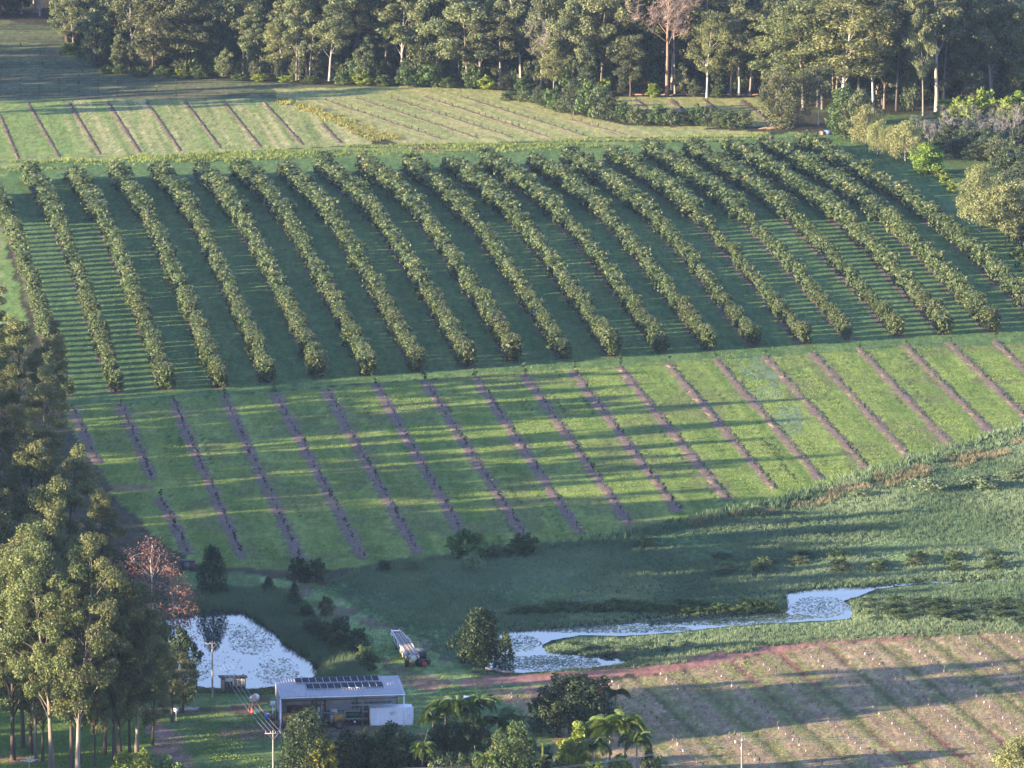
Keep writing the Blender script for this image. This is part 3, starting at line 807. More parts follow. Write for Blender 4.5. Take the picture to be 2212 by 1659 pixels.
DARK = [bushy(241, 6, 6.5, nb=14, leaf=.36, dens=130, leafm='darkleaf', low=.12), bushy(242, 6.5, 6, nb=14, leaf=.36, dens=130, leafm='darkleaf', low=.12)]
CONE = [conical(251), conical(252, 8, 5)]
BARE = [bare(261, 9, 6, .25, twigm='twig', tw=.03), bare(262, 7, 6, .2, twigm='twig', tw=.03), bare(263, 18, 6, .4, nl=10, tw=.025, barkm='bark3')]
MINT = [bushy(271, 3, 7, nb=12, leaf=.5, dens=60, leafm='mint', low=.2), bushy(272, 3.4, 6, nb=12, leaf=.5, dens=60, leafm='mint', low=.2)]
ORCHM = [orchard_tree(300 + i).mesh('orchard_tree', M['orchard']) for i in range(7)]
OTRUNK = MB().tube([(0, 0, 0), (0.05, 0, 0.9), (0.1, 0.05, 2.2)], [0.13, 0.10, 0.05], 6).mesh('trunk', M['bark2'])

# ------------------------------------------------------------------ orchard
ORD = ['first', 'second', 'third', 'fourth', 'fifth', 'sixth', 'seventh', 'eighth', 'ninth', 'tenth', 'eleventh', 'twelfth', 'thirteenth', 'fourteenth', 'fifteenth', 'sixteenth', 'seventeenth', 'eighteenth', 'nineteenth', 'twentieth', 'twenty-first', 'twenty-second']
SIZE = [1.0, 1.02, 1.0, 1.02, 1.0, 1.02, 1.0, 1.0, 1.02, 1.0, 0.98, 0.98, 0.95, 0.92, 0.84, 0.82, 0.82, 0.88, 1.08, 1.14, 1.14]
trees = []
rg = np.random.RandomState(21)
for i, r in enumerate(ROWS):
    seg = np.linalg.norm(np.diff(r, axis=0), axis=1); cum = np.concatenate([[0], np.cumsum(seg)])
    bend_y = P(0, 478).y
    s = 1.0; first = True
    while s < cum[-1]:
        x = np.interp(s, cum, r[:, 0]); y = np.interp(s, cum, r[:, 1])
        up = y > bend_y - 3
        sz = (1.19 if up else SIZE[i] * .96) * rg.uniform(0.88, 1.13)
        if i == 20 and up: sz *= 0.92
        if first: sz *= 1.12
        x += rg.randn() * 0.18
        u, v = project(x, y)
        if -60 < u < 2270:
            trees.append((y, x, sz, i, first, up))
        first = False
        s += (5.2 if up else (6.6 if i < 2 else 5.4 if i == 2 else 5.9 if i > 14 else 5.0)) * rg.uniform(0.95, 1.05)
trees.sort()
def otree_scale(sz, up, i):
    along = (1.02 if i < 2 else 1.12) if (i < 2 or i > 15) and not up else 1.58
    return (sz * (1.16 if up else 0.98) * rg.uniform(.9, 1.1), sz * along * rg.uniform(.9, 1.1), sz * (0.98 if up else 1.10) * rg.uniform(.86, 1.12))
def row_turn():
    return rg.uniform(-.3, .3) - .08 + (math.pi if rg.rand() < .5 else 0)
NEAR_N = 298
for y, x, sz, i, first, up in trees[:NEAR_N]:
    o = obj('orchard_tree', ORCHM[rg.randint(7)], None, (x, y, float(gh(np.array(x), np.array(y))) - 0.05), row_turn())
    o.scale = otree_scale(sz, up, i)
    obj('trunk', OTRUNK, o)
    if first:
        tag(o, 'rounded fruit tree closing the near end of the %s orchard row from the left' % ORD[i], 'tree', 'fruit trees of the orchard rows')
    else:
        tag(o, 'bushy fruit tree, {n} up from the end tree of the %s orchard row' % ORD[i], 'tree', 'fruit trees of the orchard rows', y)
far = MB()
lo = [orchard_tree(400 + i, 620, .48) for i in range(5)]
lo = [(np.concatenate(m.v), np.concatenate(m.q), np.concatenate(m.qm), np.concatenate(m.a)) for m in lo]
for y, x, sz, i, first, up in trees[NEAR_N:]:
    V, Q, QM, A = lo[rg.randint(5)]
    a = row_turn(); c_, s_ = math.cos(a), math.sin(a)
    sc_ = otree_scale(sz, up, i)
    W_ = V * np.array(sc_); W_ = np.stack([W_[:, 0] * c_ - W_[:, 1] * s_ + x, W_[:, 0] * s_ + W_[:, 1] * c_ + y, W_[:, 2] - .05 + float(gh(np.array(x), np.array(y)))], 1)
    far.add(W_, Q[QM == 0], 0, np.clip(A + rg.uniform(-.15, .15), 0, 1)); far.n -= 0
o = obj('orchard_trees', far.mesh('orchard_trees', [M['orchard']]), kind='stuff')
tag(o, 'many bushy fruit trees filling the upper part of the orchard rows', 'orchard')
print('orchard trees', len(trees))

# saplings of the young field
def sapling_mesh(seed, h=0.9, w=0.55, n=16, m='bush'):
    rgs = np.random.RandomState(seed); mb = MB()
    mb.tube([(0, 0, 0), (0.02, 0, h * .8)], [.03, .015], 4, mat=1)
    clump_leaves(mb, rgs, (0, 0, h * .62), (w * .5, w * .5, h * .45), n, 0.34)
    return mb
SAPM = [sapling_mesh(500 + i).mesh('sapling', [M['darkleaf'], M['bark2']]) for i in range(4)]
sap = []
for i, e in enumerate(STRIPS):
    a, b_ = plan(e); L = np.linalg.norm(b_ - a); n = int(L / 4.4)
    for k in range(n + 1):
        q = a + (b_ - a) * (k + 0.15) / (n + .3) + rg.randn(2) * .12
        u, v = project(q[0], q[1])
        if -20 < u < 2230 and rg.rand() > .08:
            sap.append((q[1], q[0], i, rg.uniform(.6, 1.35) * (1.7 if k == 0 else 1)))
sap.sort()
for y, x, i, s in sap[:296]:
    o = obj('sapling', SAPM[rg.randint(4)], None, (x, y, float(gh(np.array(x), np.array(y))) + .1), rg.rand() * 6.28)
    o.scale = (s, s, s)
    tag(o, 'dark sapling, {n} from the near end of the %s brown strip in the grass' % ORD[i], 'sapling', 'saplings in the brown strips of the grass field', y)
sm = MB(); lo = [sapling_mesh(520 + i, n=12) for i in range(3)]
lo = [(np.concatenate(m.v), np.concatenate(m.q), np.concatenate(m.a)) for m in lo]
def scatter_mesh(mb, lo, pts, rg, mat=0):
    for x, y, s in pts:
        V, Q, A = lo[rg.randint(len(lo))]
        a = rg.rand() * 6.28; c_, s_ = math.cos(a) * s, math.sin(a) * s
        mb.add(np.stack([V[:, 0] * c_ - V[:, 1] * s_ + x, V[:, 0] * s_ + V[:, 1] * c_ + y, V[:, 2] * s + float(gh(np.array(x), np.array(y)))], 1), Q, mat, A)
pts = [(x, y, s) for y, x, i, s in sap[296:]]
for e in STRIPS_FAR + STRIPS_THIN + STRIPS_SMALL:
    a, b_ = plan(e); L = np.linalg.norm(b_ - a); n = int(L / 4.5)
    pts += [(*(a + (b_ - a) * (k + .3) / (n + .6)), rg.uniform(.6, 1.0)) for k in range(n + 1)]
for v_ in (79, 101, 119, 143, 157, 167, 177, 186, 195, 203, 210):
    a, b_ = P(-40, v_), P(min(380, 130 + max(0, v_ - 120) * 6), v_)
    n = int((b_.x - a.x) / 4.3)
    pts += [(a.x + (b_.x - a.x) * k / n, a.y + rg.randn() * .2, rg.uniform(.6, 1.1)) for k in range(n + 1)]
scatter_mesh(sm, lo, pts, rg)
o = obj('young_plants', sm.mesh('young_plants', [M['darkleaf']]), kind='stuff'); tag(o, 'rows of tiny young plants dotted along the distant brown strips', 'saplings')

# seedlings with white guards on the red-soil field
gm_ = MB()
th = np.arange(4) * math.pi / 2 + .78
for k in range(4):
    a, b_ = th[k], th[(k + 1) % 4]
    gm_.add([(.095 * math.cos(a), .095 * math.sin(a), 0), (.095 * math.cos(b_), .095 * math.sin(b_), 0), (.08 * math.cos(b_), .08 * math.sin(b_), .28), (.08 * math.cos(a), .08 * math.sin(a), .28)], [(0, 1, 2, 3)])
    gm_.add([(.088 * math.cos(a), .088 * math.sin(a), 0), (.088 * math.cos(b_), .088 * math.sin(b_), 0), (.073 * math.cos(b_), .073 * math.sin(b_), .28), (.073 * math.cos(a), .073 * math.sin(a), .28)], [(3, 2, 1, 0)])
gm_.tube([(.14, 0, 0), (.14, 0, .8)], .012, 4)
M['guard'] = solid_mat('white_sleeve', (0.31, 0.31, 0.33), 0.5, var=0.25)
GUARD = gm_.mesh('tree_guard', M['guard'])
SEEDM = []
for i in range(4):
    rgs = np.random.RandomState(540 + i); mb = MB()
    mb.tube([(0, 0, 0), (.02, .02, 1.0)], [.02, .012], 4, mat=1)
    clump_leaves(mb, rgs, (0, 0, .85), (.22, .22, .32), 12, .26)
    SEEDM.append(mb.mesh('seedling', [M['bush'], M['bark2']]))
cnt = 0
seeds = []
for k in range(-2, 12):
    for j in range(60):
        y = 1120 + j * 4.0 + (k % 2) * 1.7
        x = ru0 + k * RSP + RDIR * (y - 1200)
        u, v = project(x, y)
        top = float(np.interp(u, [1040, 1290, 1440, 1560, 1660, 1776, 1896, 2001, 2106, 2212], [1478, 1474, 1450, 1436, 1419, 1408, 1398, 1384, 1366, 1350]))
        if v < top + 4 or u < 1060 or u > 2225 or v > 1665 or rg.rand() < .05:
            continue
        if k < 0 and (v > 1540 or k == -1): 
            if not (k == -2 and v < 1540): continue
        seeds.append((k, x + rg.randn() * .1, y + rg.randn() * .2))
for k, x, y in seeds[:300]:
    g = (x, y, float(gh(np.array(x), np.array(y))))
    o = obj('seedling', SEEDM[rg.randint(4)], None, g, rg.rand() * 6.28)
    s = rg.uniform(.7, 1.25); o.scale = (s, s, s * rg.uniform(.8, 1.15)); o.rotation_euler = (rg.randn() * .08, rg.randn() * .08, rg.rand() * 6.28)
    nm = 'short row left of the red-flowered tree' if k == -2 else '%s row on the red soil' % ORD[k]
    tag(o, 'white-sleeved seedling, {n} from the far end of the ' + nm, 'seedling', 'sleeved seedlings on the red soil', -y)
    obj('tree_guard', GUARD, o)
print('seeds', len(seeds), 'saplings', len(sap))
# ------------------------------------------------------------------ forest beyond the fields
EDGE = [(-420, 60), (-100, 40), (120, 40), (138, 88), (165, 112), (205, 140), (262, 158), (400, 164), (500, 170), (640, 176), (860, 182), (1000, 186), (1100, 190), (1200, 200), (1400, 205), (1640, 206), (1700, 228), (1780, 240), (1880, 236), (2000, 240), (2330, 236)]
eu, ev = [a for a, _ in EDGE], [b for _, b in EDGE]
rs = random.Random(5)
def where(u):
    for lim, t in ((128, 'beyond the far left field corner'), (330, 'at the left forest corner'), (640, 'behind the far left field'), (900, 'behind the yellow grass strip'), (1200, 'behind the thin-striped field'), (1425, 'left of the dead orange-barked tree'), (1640, 'behind the small striped field'), (1850, 'in the tall sunlit clump')):
        if u < lim:
            return t
    return 'above the grey bare thicket'
HERO_U = [208, 258, 330, 443, 535, 610, 710, 868, 1010, 1080, 1195, 1268, 1362, 1441, 1527]
def forest_tree(u, voff, deep):
    v = float(np.interp(u, eu, ev)) - voff
    g = P(u, v)
    r = rs.random()

    if r < (0.62 if deep else 0.45):
        var = rs.choice(GUM); h = rs.uniform(21, 31) if deep else rs.uniform(17, 28); w = rs.uniform(8, 12)
        lab, knd = 'thin-crowned gum tree ', 'gum_tree'
    else:
        var = rs.choice(DENSE); h = rs.uniform(12, 23) if deep else rs.uniform(7, 17); w = h * rs.uniform(.42, .6)
        lab, knd = 'dense dark tree ', 'forest_tree'
    t = (lab + 'deep in the wood ' + where(u)) if deep else ('edge-standing ' + lab + where(u) + ', {n} from the left')
    return plant(knd, var, g, h, w, t, 'tree', lab.strip() + 's of the forest', rs=rs)
n_f = 0
for k, (off, step) in enumerate(((2, 62), (10, 50), (20, 52), (31, 56))):
    u = -70 + k * 17
    while u < 2290:
        uu_ = u + rs.uniform(-14, 14)
        if k == 0 and (min(abs(uu_ - h) for h in HERO_U) < 26 or 1630 < uu_ < 1840):
            u += step; continue
        forest_tree(uu_, off + rs.uniform(-3, 3), k > 0); n_f += 1
        u += step * rs.uniform(.8, 1.2)
# left of the frame the forest and its tall edge go on
for q in range(14):
    u = -420 + q * 24; forest_tree(u, rs.uniform(-6, 16), True); n_f += 1
print('forest individuals', n_f)
# the mass of the wood behind
lowres = []
for i in range(4):
    rgs = np.random.RandomState(600 + i); cr = MB()
    H = 27
    for k in range(15):
        f = .30 + .68 * (k + rgs.rand()) / 15
        a = k * 2.4; rad = 4.2 * math.sin(math.pi * min(.97, max(.12, (f - .25) / .78))) * rgs.uniform(.4, 1)
        clump_leaves(cr, rgs, (math.cos(a) * rad, math.sin(a) * rad, f * H), (2.0, 2.0, 1.6), 46, 0.95, base=rgs.rand())
    lowres.append((np.concatenate(cr.v), np.concatenate(cr.q), np.concatenate(cr.a)))
trunk_lo = MB().tube([(0, 0, 0), (.2, 0, 12), (.1, .2, 23)], [.32, .22, .06], 5)
tl = (np.concatenate(trunk_lo.v), np.concatenate(trunk_lo.q), np.concatenate(trunk_lo.a))
wd = MB(); rgw = np.random.RandomState(9)
for k in range(430):
    u = rgw.uniform(-300, 2700); off = rgw.uniform(40, 150) if u < 2320 else rgw.uniform(0, 150)
    v = float(np.interp(u, eu, ev)) - off
    g = P(u, v); s = rgw.uniform(.7, 1.15)
    a = rgw.rand() * 6.28; c_, s_ = math.cos(a), math.sin(a)
    for (V, Q, A), mt in ((lowres[rgw.randint(4)], 0), (tl, 1)):
        wd.add(np.stack([(V[:, 0] * c_ - V[:, 1] * s_) * s + g.x, (V[:, 0] * s_ + V[:, 1] * c_) * s + g.y, V[:, 2] * s], 1), Q, mt, np.clip(A + rgw.uniform(-.2, .2), 0, 1))
o = obj('far_wood', wd.mesh('far_wood', [M['dense'], M['bark2']]), kind='stuff'); tag(o, 'dim dense gum forest filling the top of the view', 'forest')

# trees one can tell apart along the edge
hero('gum_tree', GUM[0], 160, 118, -20, 66, 'gum tree at the forest corner nearest the shaded far left field')
hero('forest_tree', DENSE[1], 208, 146, 18, 74, 'column-like leafy tree right of the grassy mound at the forest corner')
hero('forest_tree', DENSE[3], 258, 150, 70, 44, 'short slim tree between two larger ones at the left forest edge')
hero('gum_tree', GUM[4], 330, 164, -12, 112, 'broad tall leafy gum with foliage almost to the ground at left forest edge')
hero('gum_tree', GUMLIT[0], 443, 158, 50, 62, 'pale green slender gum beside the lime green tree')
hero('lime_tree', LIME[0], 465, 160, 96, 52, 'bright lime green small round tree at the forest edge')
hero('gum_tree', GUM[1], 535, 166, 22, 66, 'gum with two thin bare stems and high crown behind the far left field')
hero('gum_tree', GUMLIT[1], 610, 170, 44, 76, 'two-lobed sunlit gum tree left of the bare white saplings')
hero('dead_tree', BARE[2], 645, 172, 42, 34, 'thin bare white dead tree, left of the pair')
hero('dead_tree', BARE[2], 668, 174, 60, 44, 'thin bare white dead tree with spread limbs, right of the pair')
hero('gum_tree', GUM[5], 712, 176, -26, 104, 'very tall white-trunked gum right of the bare white dead trees')
hero('gum_tree', GUM[3], 868, 178, -22, 92, 'leaning pale-trunked gum above the low bushes of the forest edge')
hero('gum_tree', GUM[2], 1010, 186, -18, 134, 'wide many-stemmed gum behind the middle of the thin striped field')
hero('gum_tree', GUM[1], 1080, 188, 18, 86, 'slim gum left of the pale grey leafless crown')
hero('grey_tree', bare(264, 18, 12, .35, nl=14, sub=6, twigs=9, tw=.035, twigm='twig'), 1168, 198, 42, 104, 'tree with a pale grey leafless domed crown at the forest edge')
hero('gum_tree', GUMLIT[2], 1196, 202, 74, 62, 'lighter green slim tree under the right side of grey leafless crown')
hero('forest_tree', DENSE[0], 1268, 208, 84, 62, 'dense oval tree standing apart in front of the dark forest gap')
hero('gum_tree', GUM[4], 1362, 208, 68, 74, 'leafy gum left of the dead orange-barked tree')
hero('dead_tree', bare(265, 30, 17, .38, nl=18, sub=7, twigs=16, barkm='bark4', twigm='redtwig', tw=.045, trunk_r=.015), 1441, 208, -70, 170, 'big dead tree with orange-brown trunk and reddish fine twigs', rz=1.0)
hero('dead_tree', bare(266, 30, 12, .5, nl=12, sub=6, twigs=14, barkm='bark', twigm='redtwig', tw=.04, trunk_r=.009), 1458, 204, -60, 120, 'thinner grey-trunked dead tree just behind the orange-barked one')
hero('tree_stump', bare(267, 8, 1.5, .8, nl=3, sub=1, twigs=1, trunk_r=.03), 1489, 206, 160, 14, 'broken pale dead stump right of the dead orange-barked tree', 'stump')
hero('gum_tree', GUMLIT[1], 1527, 211, 18, 82, 'sunlit pale-trunked gum right of the dead orange-barked tree')
hero('gum_tree', GUM[0], 1578, 208, 0, 70, 'thin straight-stemmed gum behind small field, left of three')
hero('gum_tree', GUM[3], 1597, 206, -20, 72, 'thin straight-stemmed gum behind small field, middle of three')
hero('gum_tree', GUM[1], 1620, 208, 10, 76, 'thin straight-stemmed gum behind small field, right of three')
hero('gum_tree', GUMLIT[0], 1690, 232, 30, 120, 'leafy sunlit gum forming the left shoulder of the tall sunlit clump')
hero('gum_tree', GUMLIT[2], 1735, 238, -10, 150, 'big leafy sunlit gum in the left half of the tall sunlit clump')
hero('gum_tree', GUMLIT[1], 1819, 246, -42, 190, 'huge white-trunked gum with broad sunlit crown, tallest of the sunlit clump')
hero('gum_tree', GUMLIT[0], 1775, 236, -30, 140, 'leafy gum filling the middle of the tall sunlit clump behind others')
hero('gum_tree', GUM[5], 1886, 244, -30, 110, 'white-trunked gum on the right flank of the tall sunlit clump')
hero('gum_tree', GUM[0], 1935, 240, -40, 110, 'shaded gum just right of the tall sunlit clump')
hero('gum_tree', GUM[3], 2023, 246, -130, 120, 'tall straight white trunk rising out of frame above lime thicket')
hero('gum_tree', GUM[5], 1994, 250, -40, 70, 'forked white-barked gum left of the tall straight white trunk')
hero('gum_tree', GUM[5], 2140, 232, -80, 130, 'pale-branched tall gum in the dark forest at far right')
# shrubs along the forest edge
for k, (u, v, h, w, mt) in enumerate(((152, 118, 26, 50, 'lime'), (178, 128, 22, 46, 'bush'), (232, 158, 18, 40, 'lime'), (262, 160, 22, 44, 'bush'), (300, 166, 24, 48, 'bush'), (352, 168, 26, 44, 'bush'), (392, 168, 20, 40, 'lime'), (430, 170, 22, 44, 'bush'), (520, 174, 16, 40, 'bush'), (560, 176, 16, 44, 'lime'), (620, 178, 15, 40, 'lime'), (672, 180, 16, 44, 'bush'), (740, 182, 30, 44, 'bush'), (784, 184, 26, 50, 'lime'), (830, 185, 24, 46, 'bush'), (882, 188, 44, 60, 'bush'), (924, 188, 48, 62, 'bush'), (968, 190, 24, 46, 'bush'), (1024, 192, 54, 50, 'bush'), (1050, 194, 30, 44, 'lime'), (1092, 196, 36, 48, 'dense'), (1130, 200, 34, 44, 'bush'), (1306, 208, 40, 34, 'lime'), (1240, 206, 22, 44, 'bush'), (1412, 210, 30, 36, 'lime'), (1550, 212, 26, 30, 'bush'), (1500, 210, 40, 34, 'dense'))):
    var = {'lime': LIME, 'bush': BUSH, 'dense': DENSE}[mt][k % 2]
    t = {'lime': 'yellow-green', 'bush': 'mid green', 'dense': 'dark green'}[mt]
    lab = '%s shrub under the trees %s, {n} from the left' % (t, where(u))
    hero('shrub', var, u, v, v - h, w, lab, 'shrub', 'shrubs along the forest edge')
# young leafy trees filling the edge under the gums
rs2 = random.Random(15)
for k in range(44):
    u = 150 + k * 34 + rs2.uniform(-12, 12)
    if 1425 < u < 1465 or 1515 < u < 1545 or u > 1650: continue
    v = float(np.interp(u, eu, ev)) - rs2.uniform(0, 9); h = rs2.uniform(34, 78); w = h * rs2.uniform(.45, .75)
    hero('young_tree', rs2.choice(DENSE + BUSH), u, v, v - h, w, 'small tree at the forest foot %s, {n} from the left' % where(u), 'tree', 'small leafy trees at the forest foot')
# the rough hedge between upper right field and the small field
hk = 0
for u, v, h, w in ((1100, 215, 16, 44), (1135, 218, 18, 46), (1168, 226, 36, 44), (1196, 236, 40, 46), (1218, 240, 26, 44), (1240, 246, 66, 62), (1272, 250, 64, 60), (1296, 254, 58, 58), (1318, 256, 46, 50), (1345, 260, 34, 44), (1372, 266, 32, 42), (1398, 266, 26, 44), (1424, 268, 34, 46), (1452, 270, 30, 44), (1480, 270, 26, 44), (1506, 270, 36, 44), (1528, 272, 34, 40), (1555, 274, 32, 44), (1578, 275, 30, 46), (1606, 276, 32, 44)):
    hk += 1
    lab = ('tall round bush in the rough hedge, {n} of these from the left' if h > 44 else 'low bush in the rough hedge %s, {n} from the left' % ('left of its tall bushes' if u < 1235 else 'below the small striped field'))
    hero('shrub', (BUSH[hk % 3] if hk % 3 else DENSE[2]), u, v + 2, v - h * 1.2, w * 1.1, lab, 'shrub', 'bushes of the rough hedge')
# right-hand side trees and thickets
hero('spreading_tree', bushy(233, 12, 10, nb=24, leaf=.42, dens=260, leafm='gum', low=.12, bark='bark', ratio=.4), 1687, 277, 148, 112, 'brown-green spreading tree with short pale trunk beside the log pile')
hero('gum_tree', gum(114, 14, 10, .55, nl=14, leafm='gum', bark='bark3', leaf=.42, dens=140), 1768, 270, 138, 96, 'pale multi-stemmed tree with leaning bare side limb by the grassy track')
hero('leafy_tree', bushy(234, 12, 9, nb=22, leaf=.5, dens=150, leafm='bush', low=.08), 1826, 300, 184, 96, 'bulky grey-green tree leafed to the ground right of the tipped box')
hero('leafy_tree', bushy(235, 12, 8, nb=20, leaf=.5, dens=150, leafm='gum', low=.10), 1858, 306, 190, 76, 'brownish-green tree squeezed beside the bulky grey-green tree')
for k, (u, b_, t, w, txt) in enumerate(((1872, 326, 224, 84, 'tallest pale yellow-green tree in the line at the orchard edge'), (1896, 338, 262, 62, 'second pale yellow-green tree down the orchard edge line'), (1924, 346, 270, 54, 'slim leaning pale yellow tree in the orchard edge line'), (1956, 350, 262, 84, 'roundest pale yellow tree, left of the vine-covered bush'))):
    hero('pale_tree', PALE[k % 2], u, b_, t, w, txt)
hero('vine_bush', bushy(236, 7, 7, nb=20, leaf=.5, dens=150, leafm='lime', low=.1, round_=True), 2006, 375, 312, 82, 'bright green vine-covered rounded bush beside the orchard', 'bush')
hero('pale_tree', PALE[0], 2118, 500, 350, 118, 'large pale yellow round-crowned tree at the right orchard edge')
hero('pale_tree', gum(115, 11, 9, .42, nl=18, leafm='pale', bark='bark', leaf=.4, dens=190), 2172, 534, 398, 124, 'smaller pale yellow tree with leaning bare trunk at right orchard edge')
th_ = [(u_, 258 + (k % 3) * 5, 44 + (k * 7) % 24, 62) for k, u_ in enumerate(range(2046, 2240, 26))]
for k, (u, v, h, w) in enumerate(th_):
    lab = 'yellow-green thicket bush below the dark forest, {n} from the left'
    hero('shrub', LIME[k % 2], u, v, v - h, w, lab, 'shrub', 'yellow-green thicket bushes')
def mass(name, variants, places, mats, label, cat, seed):
    # a thicket that nobody could count: copies of whole plants joined into one object
    rgm = np.random.RandomState(seed); mb = MB(); data = []
    for va in variants:
        for key, mt in (('crown', 0), ('trunk', 1)):
            me = va[key]; V = np.empty(len(me.vertices) * 3, np.float32); me.vertices.foreach_get('co', V); V = V.reshape(-1, 3)
            A = np.empty(len(V), np.float32); me.attributes['tint'].data.foreach_get('value', A)
            n_ = np.empty(len(me.polygons), np.int32); me.polygons.foreach_get('loop_total', n_)
            s_ = np.empty(len(me.polygons), np.int32); me.polygons.foreach_get('loop_start', s_)
            L_ = np.empty(len(me.loops), np.int32); me.loops.foreach_get('vertex_index', L_)
            q = s_[n_ == 4]; t = s_[n_ == 3]
            data.append((va, mt, V, A, L_[q[:, None] + np.arange(4)] if len(q) else None, L_[t[:, None] + np.arange(3)] if len(t) else None))
    for u, v, hpx, wpx in places:
        g = G(u, v); s = ppm(v); vi = rgm.randint(len(variants)); a = rgm.rand() * 6.28; c_, s_ = math.cos(a), math.sin(a); dt = rgm.uniform(-.2, .2)
        for va, mt, V, A, Q, T in data[vi * 2: vi * 2 + 2]:
            kx, kz = wpx / s / va['W'], hpx / s / va['H']
            W_ = np.stack([(V[:, 0] * c_ - V[:, 1] * s_) * kx + g.x, (V[:, 0] * s_ + V[:, 1] * c_) * kx + g.y, V[:, 2] * kz + g.z], 1)
            n0 = mb.n
            mb.add(W_, Q if Q is not None else np.zeros((0, 4), int), mt, np.clip(A + dt, 0, 1))
            if T is not None:
                mb.t.append(T + n0); mb.tm.append(np.full(len(T), mt))
    o = obj(name, mb.mesh(name, mats), kind='stuff')
    return tag(o, label, cat)
BLO = [bare(268, 6, 5, .12, nl=9, sub=4, twigs=4, tw=.035, trunk_r=.011), bare(269, 6, 5.5, .12, nl=10, sub=4, twigs=4, tw=.035, trunk_r=.010), bare(270, 6, 6, .10, nl=10, sub=4, twigs=5, tw=.03, trunk_r=.012)]
M['greybark'] = bark_mat('grey_stem', (0.33, 0.31, 0.275), (0.21, 0.195, 0.17))
mass('bare_thicket', BLO, [((1980 + (k * 37) % 262), 272 + (k * 13) % 42 + (12 if (k * 37) % 262 < 60 else 0), 30 + (k * 7) % 24, 48) for k in range(52)], [M['twig'], M['greybark']], 'grey leafless thicket between lime bushes and dark scrub at far right', 'thicket', 3)
mass('low_scrub', [BUSH[0], BUSH[2]], [((1975 + (k * 43) % 270), 262 + (k * 17) % 56 + (14 if (k * 43) % 270 < 60 else 0), 14 + (k * 5) % 12, 46) for k in range(50)], [M['bush'], M['bark2']], 'low green scrub growing through the grey leafless thicket', 'scrub', 4)
for k in range(22):
    u = 2052 + (k * 53) % 190; v = 322 + (k * 17) % 62
    if u < 2085 and v > 360: continue
    lab = 'dark rounded bush below the grey bare thicket, {n} from the left'
    hero('shrub', (DENSE[k % 3] if k % 2 else BUSH[2]), u, v, v - 42 - (k * 7) % 22, 62, lab, 'shrub', 'dark bushes below the bare thicket')
sc_ = [(2048 + (k * 61) % 200, 325 + (k * 23) % 215) for k in range(90)]
mass('dark_scrub', [DENSE[0], DENSE[2], BUSH[2]], [(u, v, 38 + (u * 7 + v) % 26, 64) for u, v in sc_ if v < 352 or u > 2150 + (v - 352) * .25], [M['dense'], M['bark2']], 'dark green scrub filling the ground behind the pale trees at right', 'scrub', 8)
for k, (u, v) in enumerate(((2195, 405), (2215, 440), (2205, 480), (2222, 520), (2190, 385), (2230, 560), (2228, 600))):
    lab = 'dark bush behind the pale trees at right edge, {n} from the left'
    hero('shrub', DENSE[k % 3], u + 12, v, v - 60, 66, lab, 'shrub', 'bushes behind the pale trees')
for k, (u, v) in enumerate(((2030, 385), (2044, 400), (2060, 415))):
    hero('tall_grass_clump', LIME[k % 2], u, v, v - 24, 36, ('upper', 'middle', 'lower')[k] + ' bright green grassy clump between vine bush and pale tree', 'grass clump')
for k, (u, v) in enumerate(((2200, 560), (2216, 585))):
    hero('shrub', BUSH[k], u, v, v - 28, 50, ('upper', 'lower')[k] + ' green clump at the foot of the smaller pale tree', 'shrub')

# ------------------------------------------------------------------ grove on the left
random.seed(77)
GR = [  # u, base v, top v, width px, variant, words
 (-12, 770, 600, 120, 0, 'dark shaded gum cut by the left edge, topmost of the left grove'),
 (40, 838, 668, 130, 2, 'brownish-green gum touching the first orchard row'),
 (100, 846, 690, 84, 1, 'leafy green tree against the lower end of first orchard row'),
 (18, 960, 772, 120, 0, 'grey-green gum below the orchard corner, left of two'),
 (86, 975, 792, 110, 1, 'grey-green gum below the orchard corner, right of two'),
 (22, 1075, 880, 150, 1, 'gum with yellow-tinged top in the middle of the left grove'),
 (105, 1090, 902, 128, 0, 'rounded olive gum beside the first brown strip'),
 (60, 1180, 938, 140, 2, 'olive gum behind the front grove with sunlit lobes'),
 (150, 1185, 952, 130, 0, 'olive-brown gum leaning over the young field corner'),
 (-30, 1280, 960, 150, 1, 'gum at the left frame edge above the front grove'),
 (215, 1240, 1040, 90, 2, 'dark green tree at right end of the left grove above the rusty tree'),
 (110, 1300, 1010, 130, 0, 'shadowed gum between the middle and front of the left grove'),
]
NEARK = [GUMNEAR[0], GUMNEAR[1], GUMNEAR[2]]
for u, b_, t, w, k, lab in GR:
    hero('gum_tree', NEARK[k], u, b_ + 125, t, w, lab)
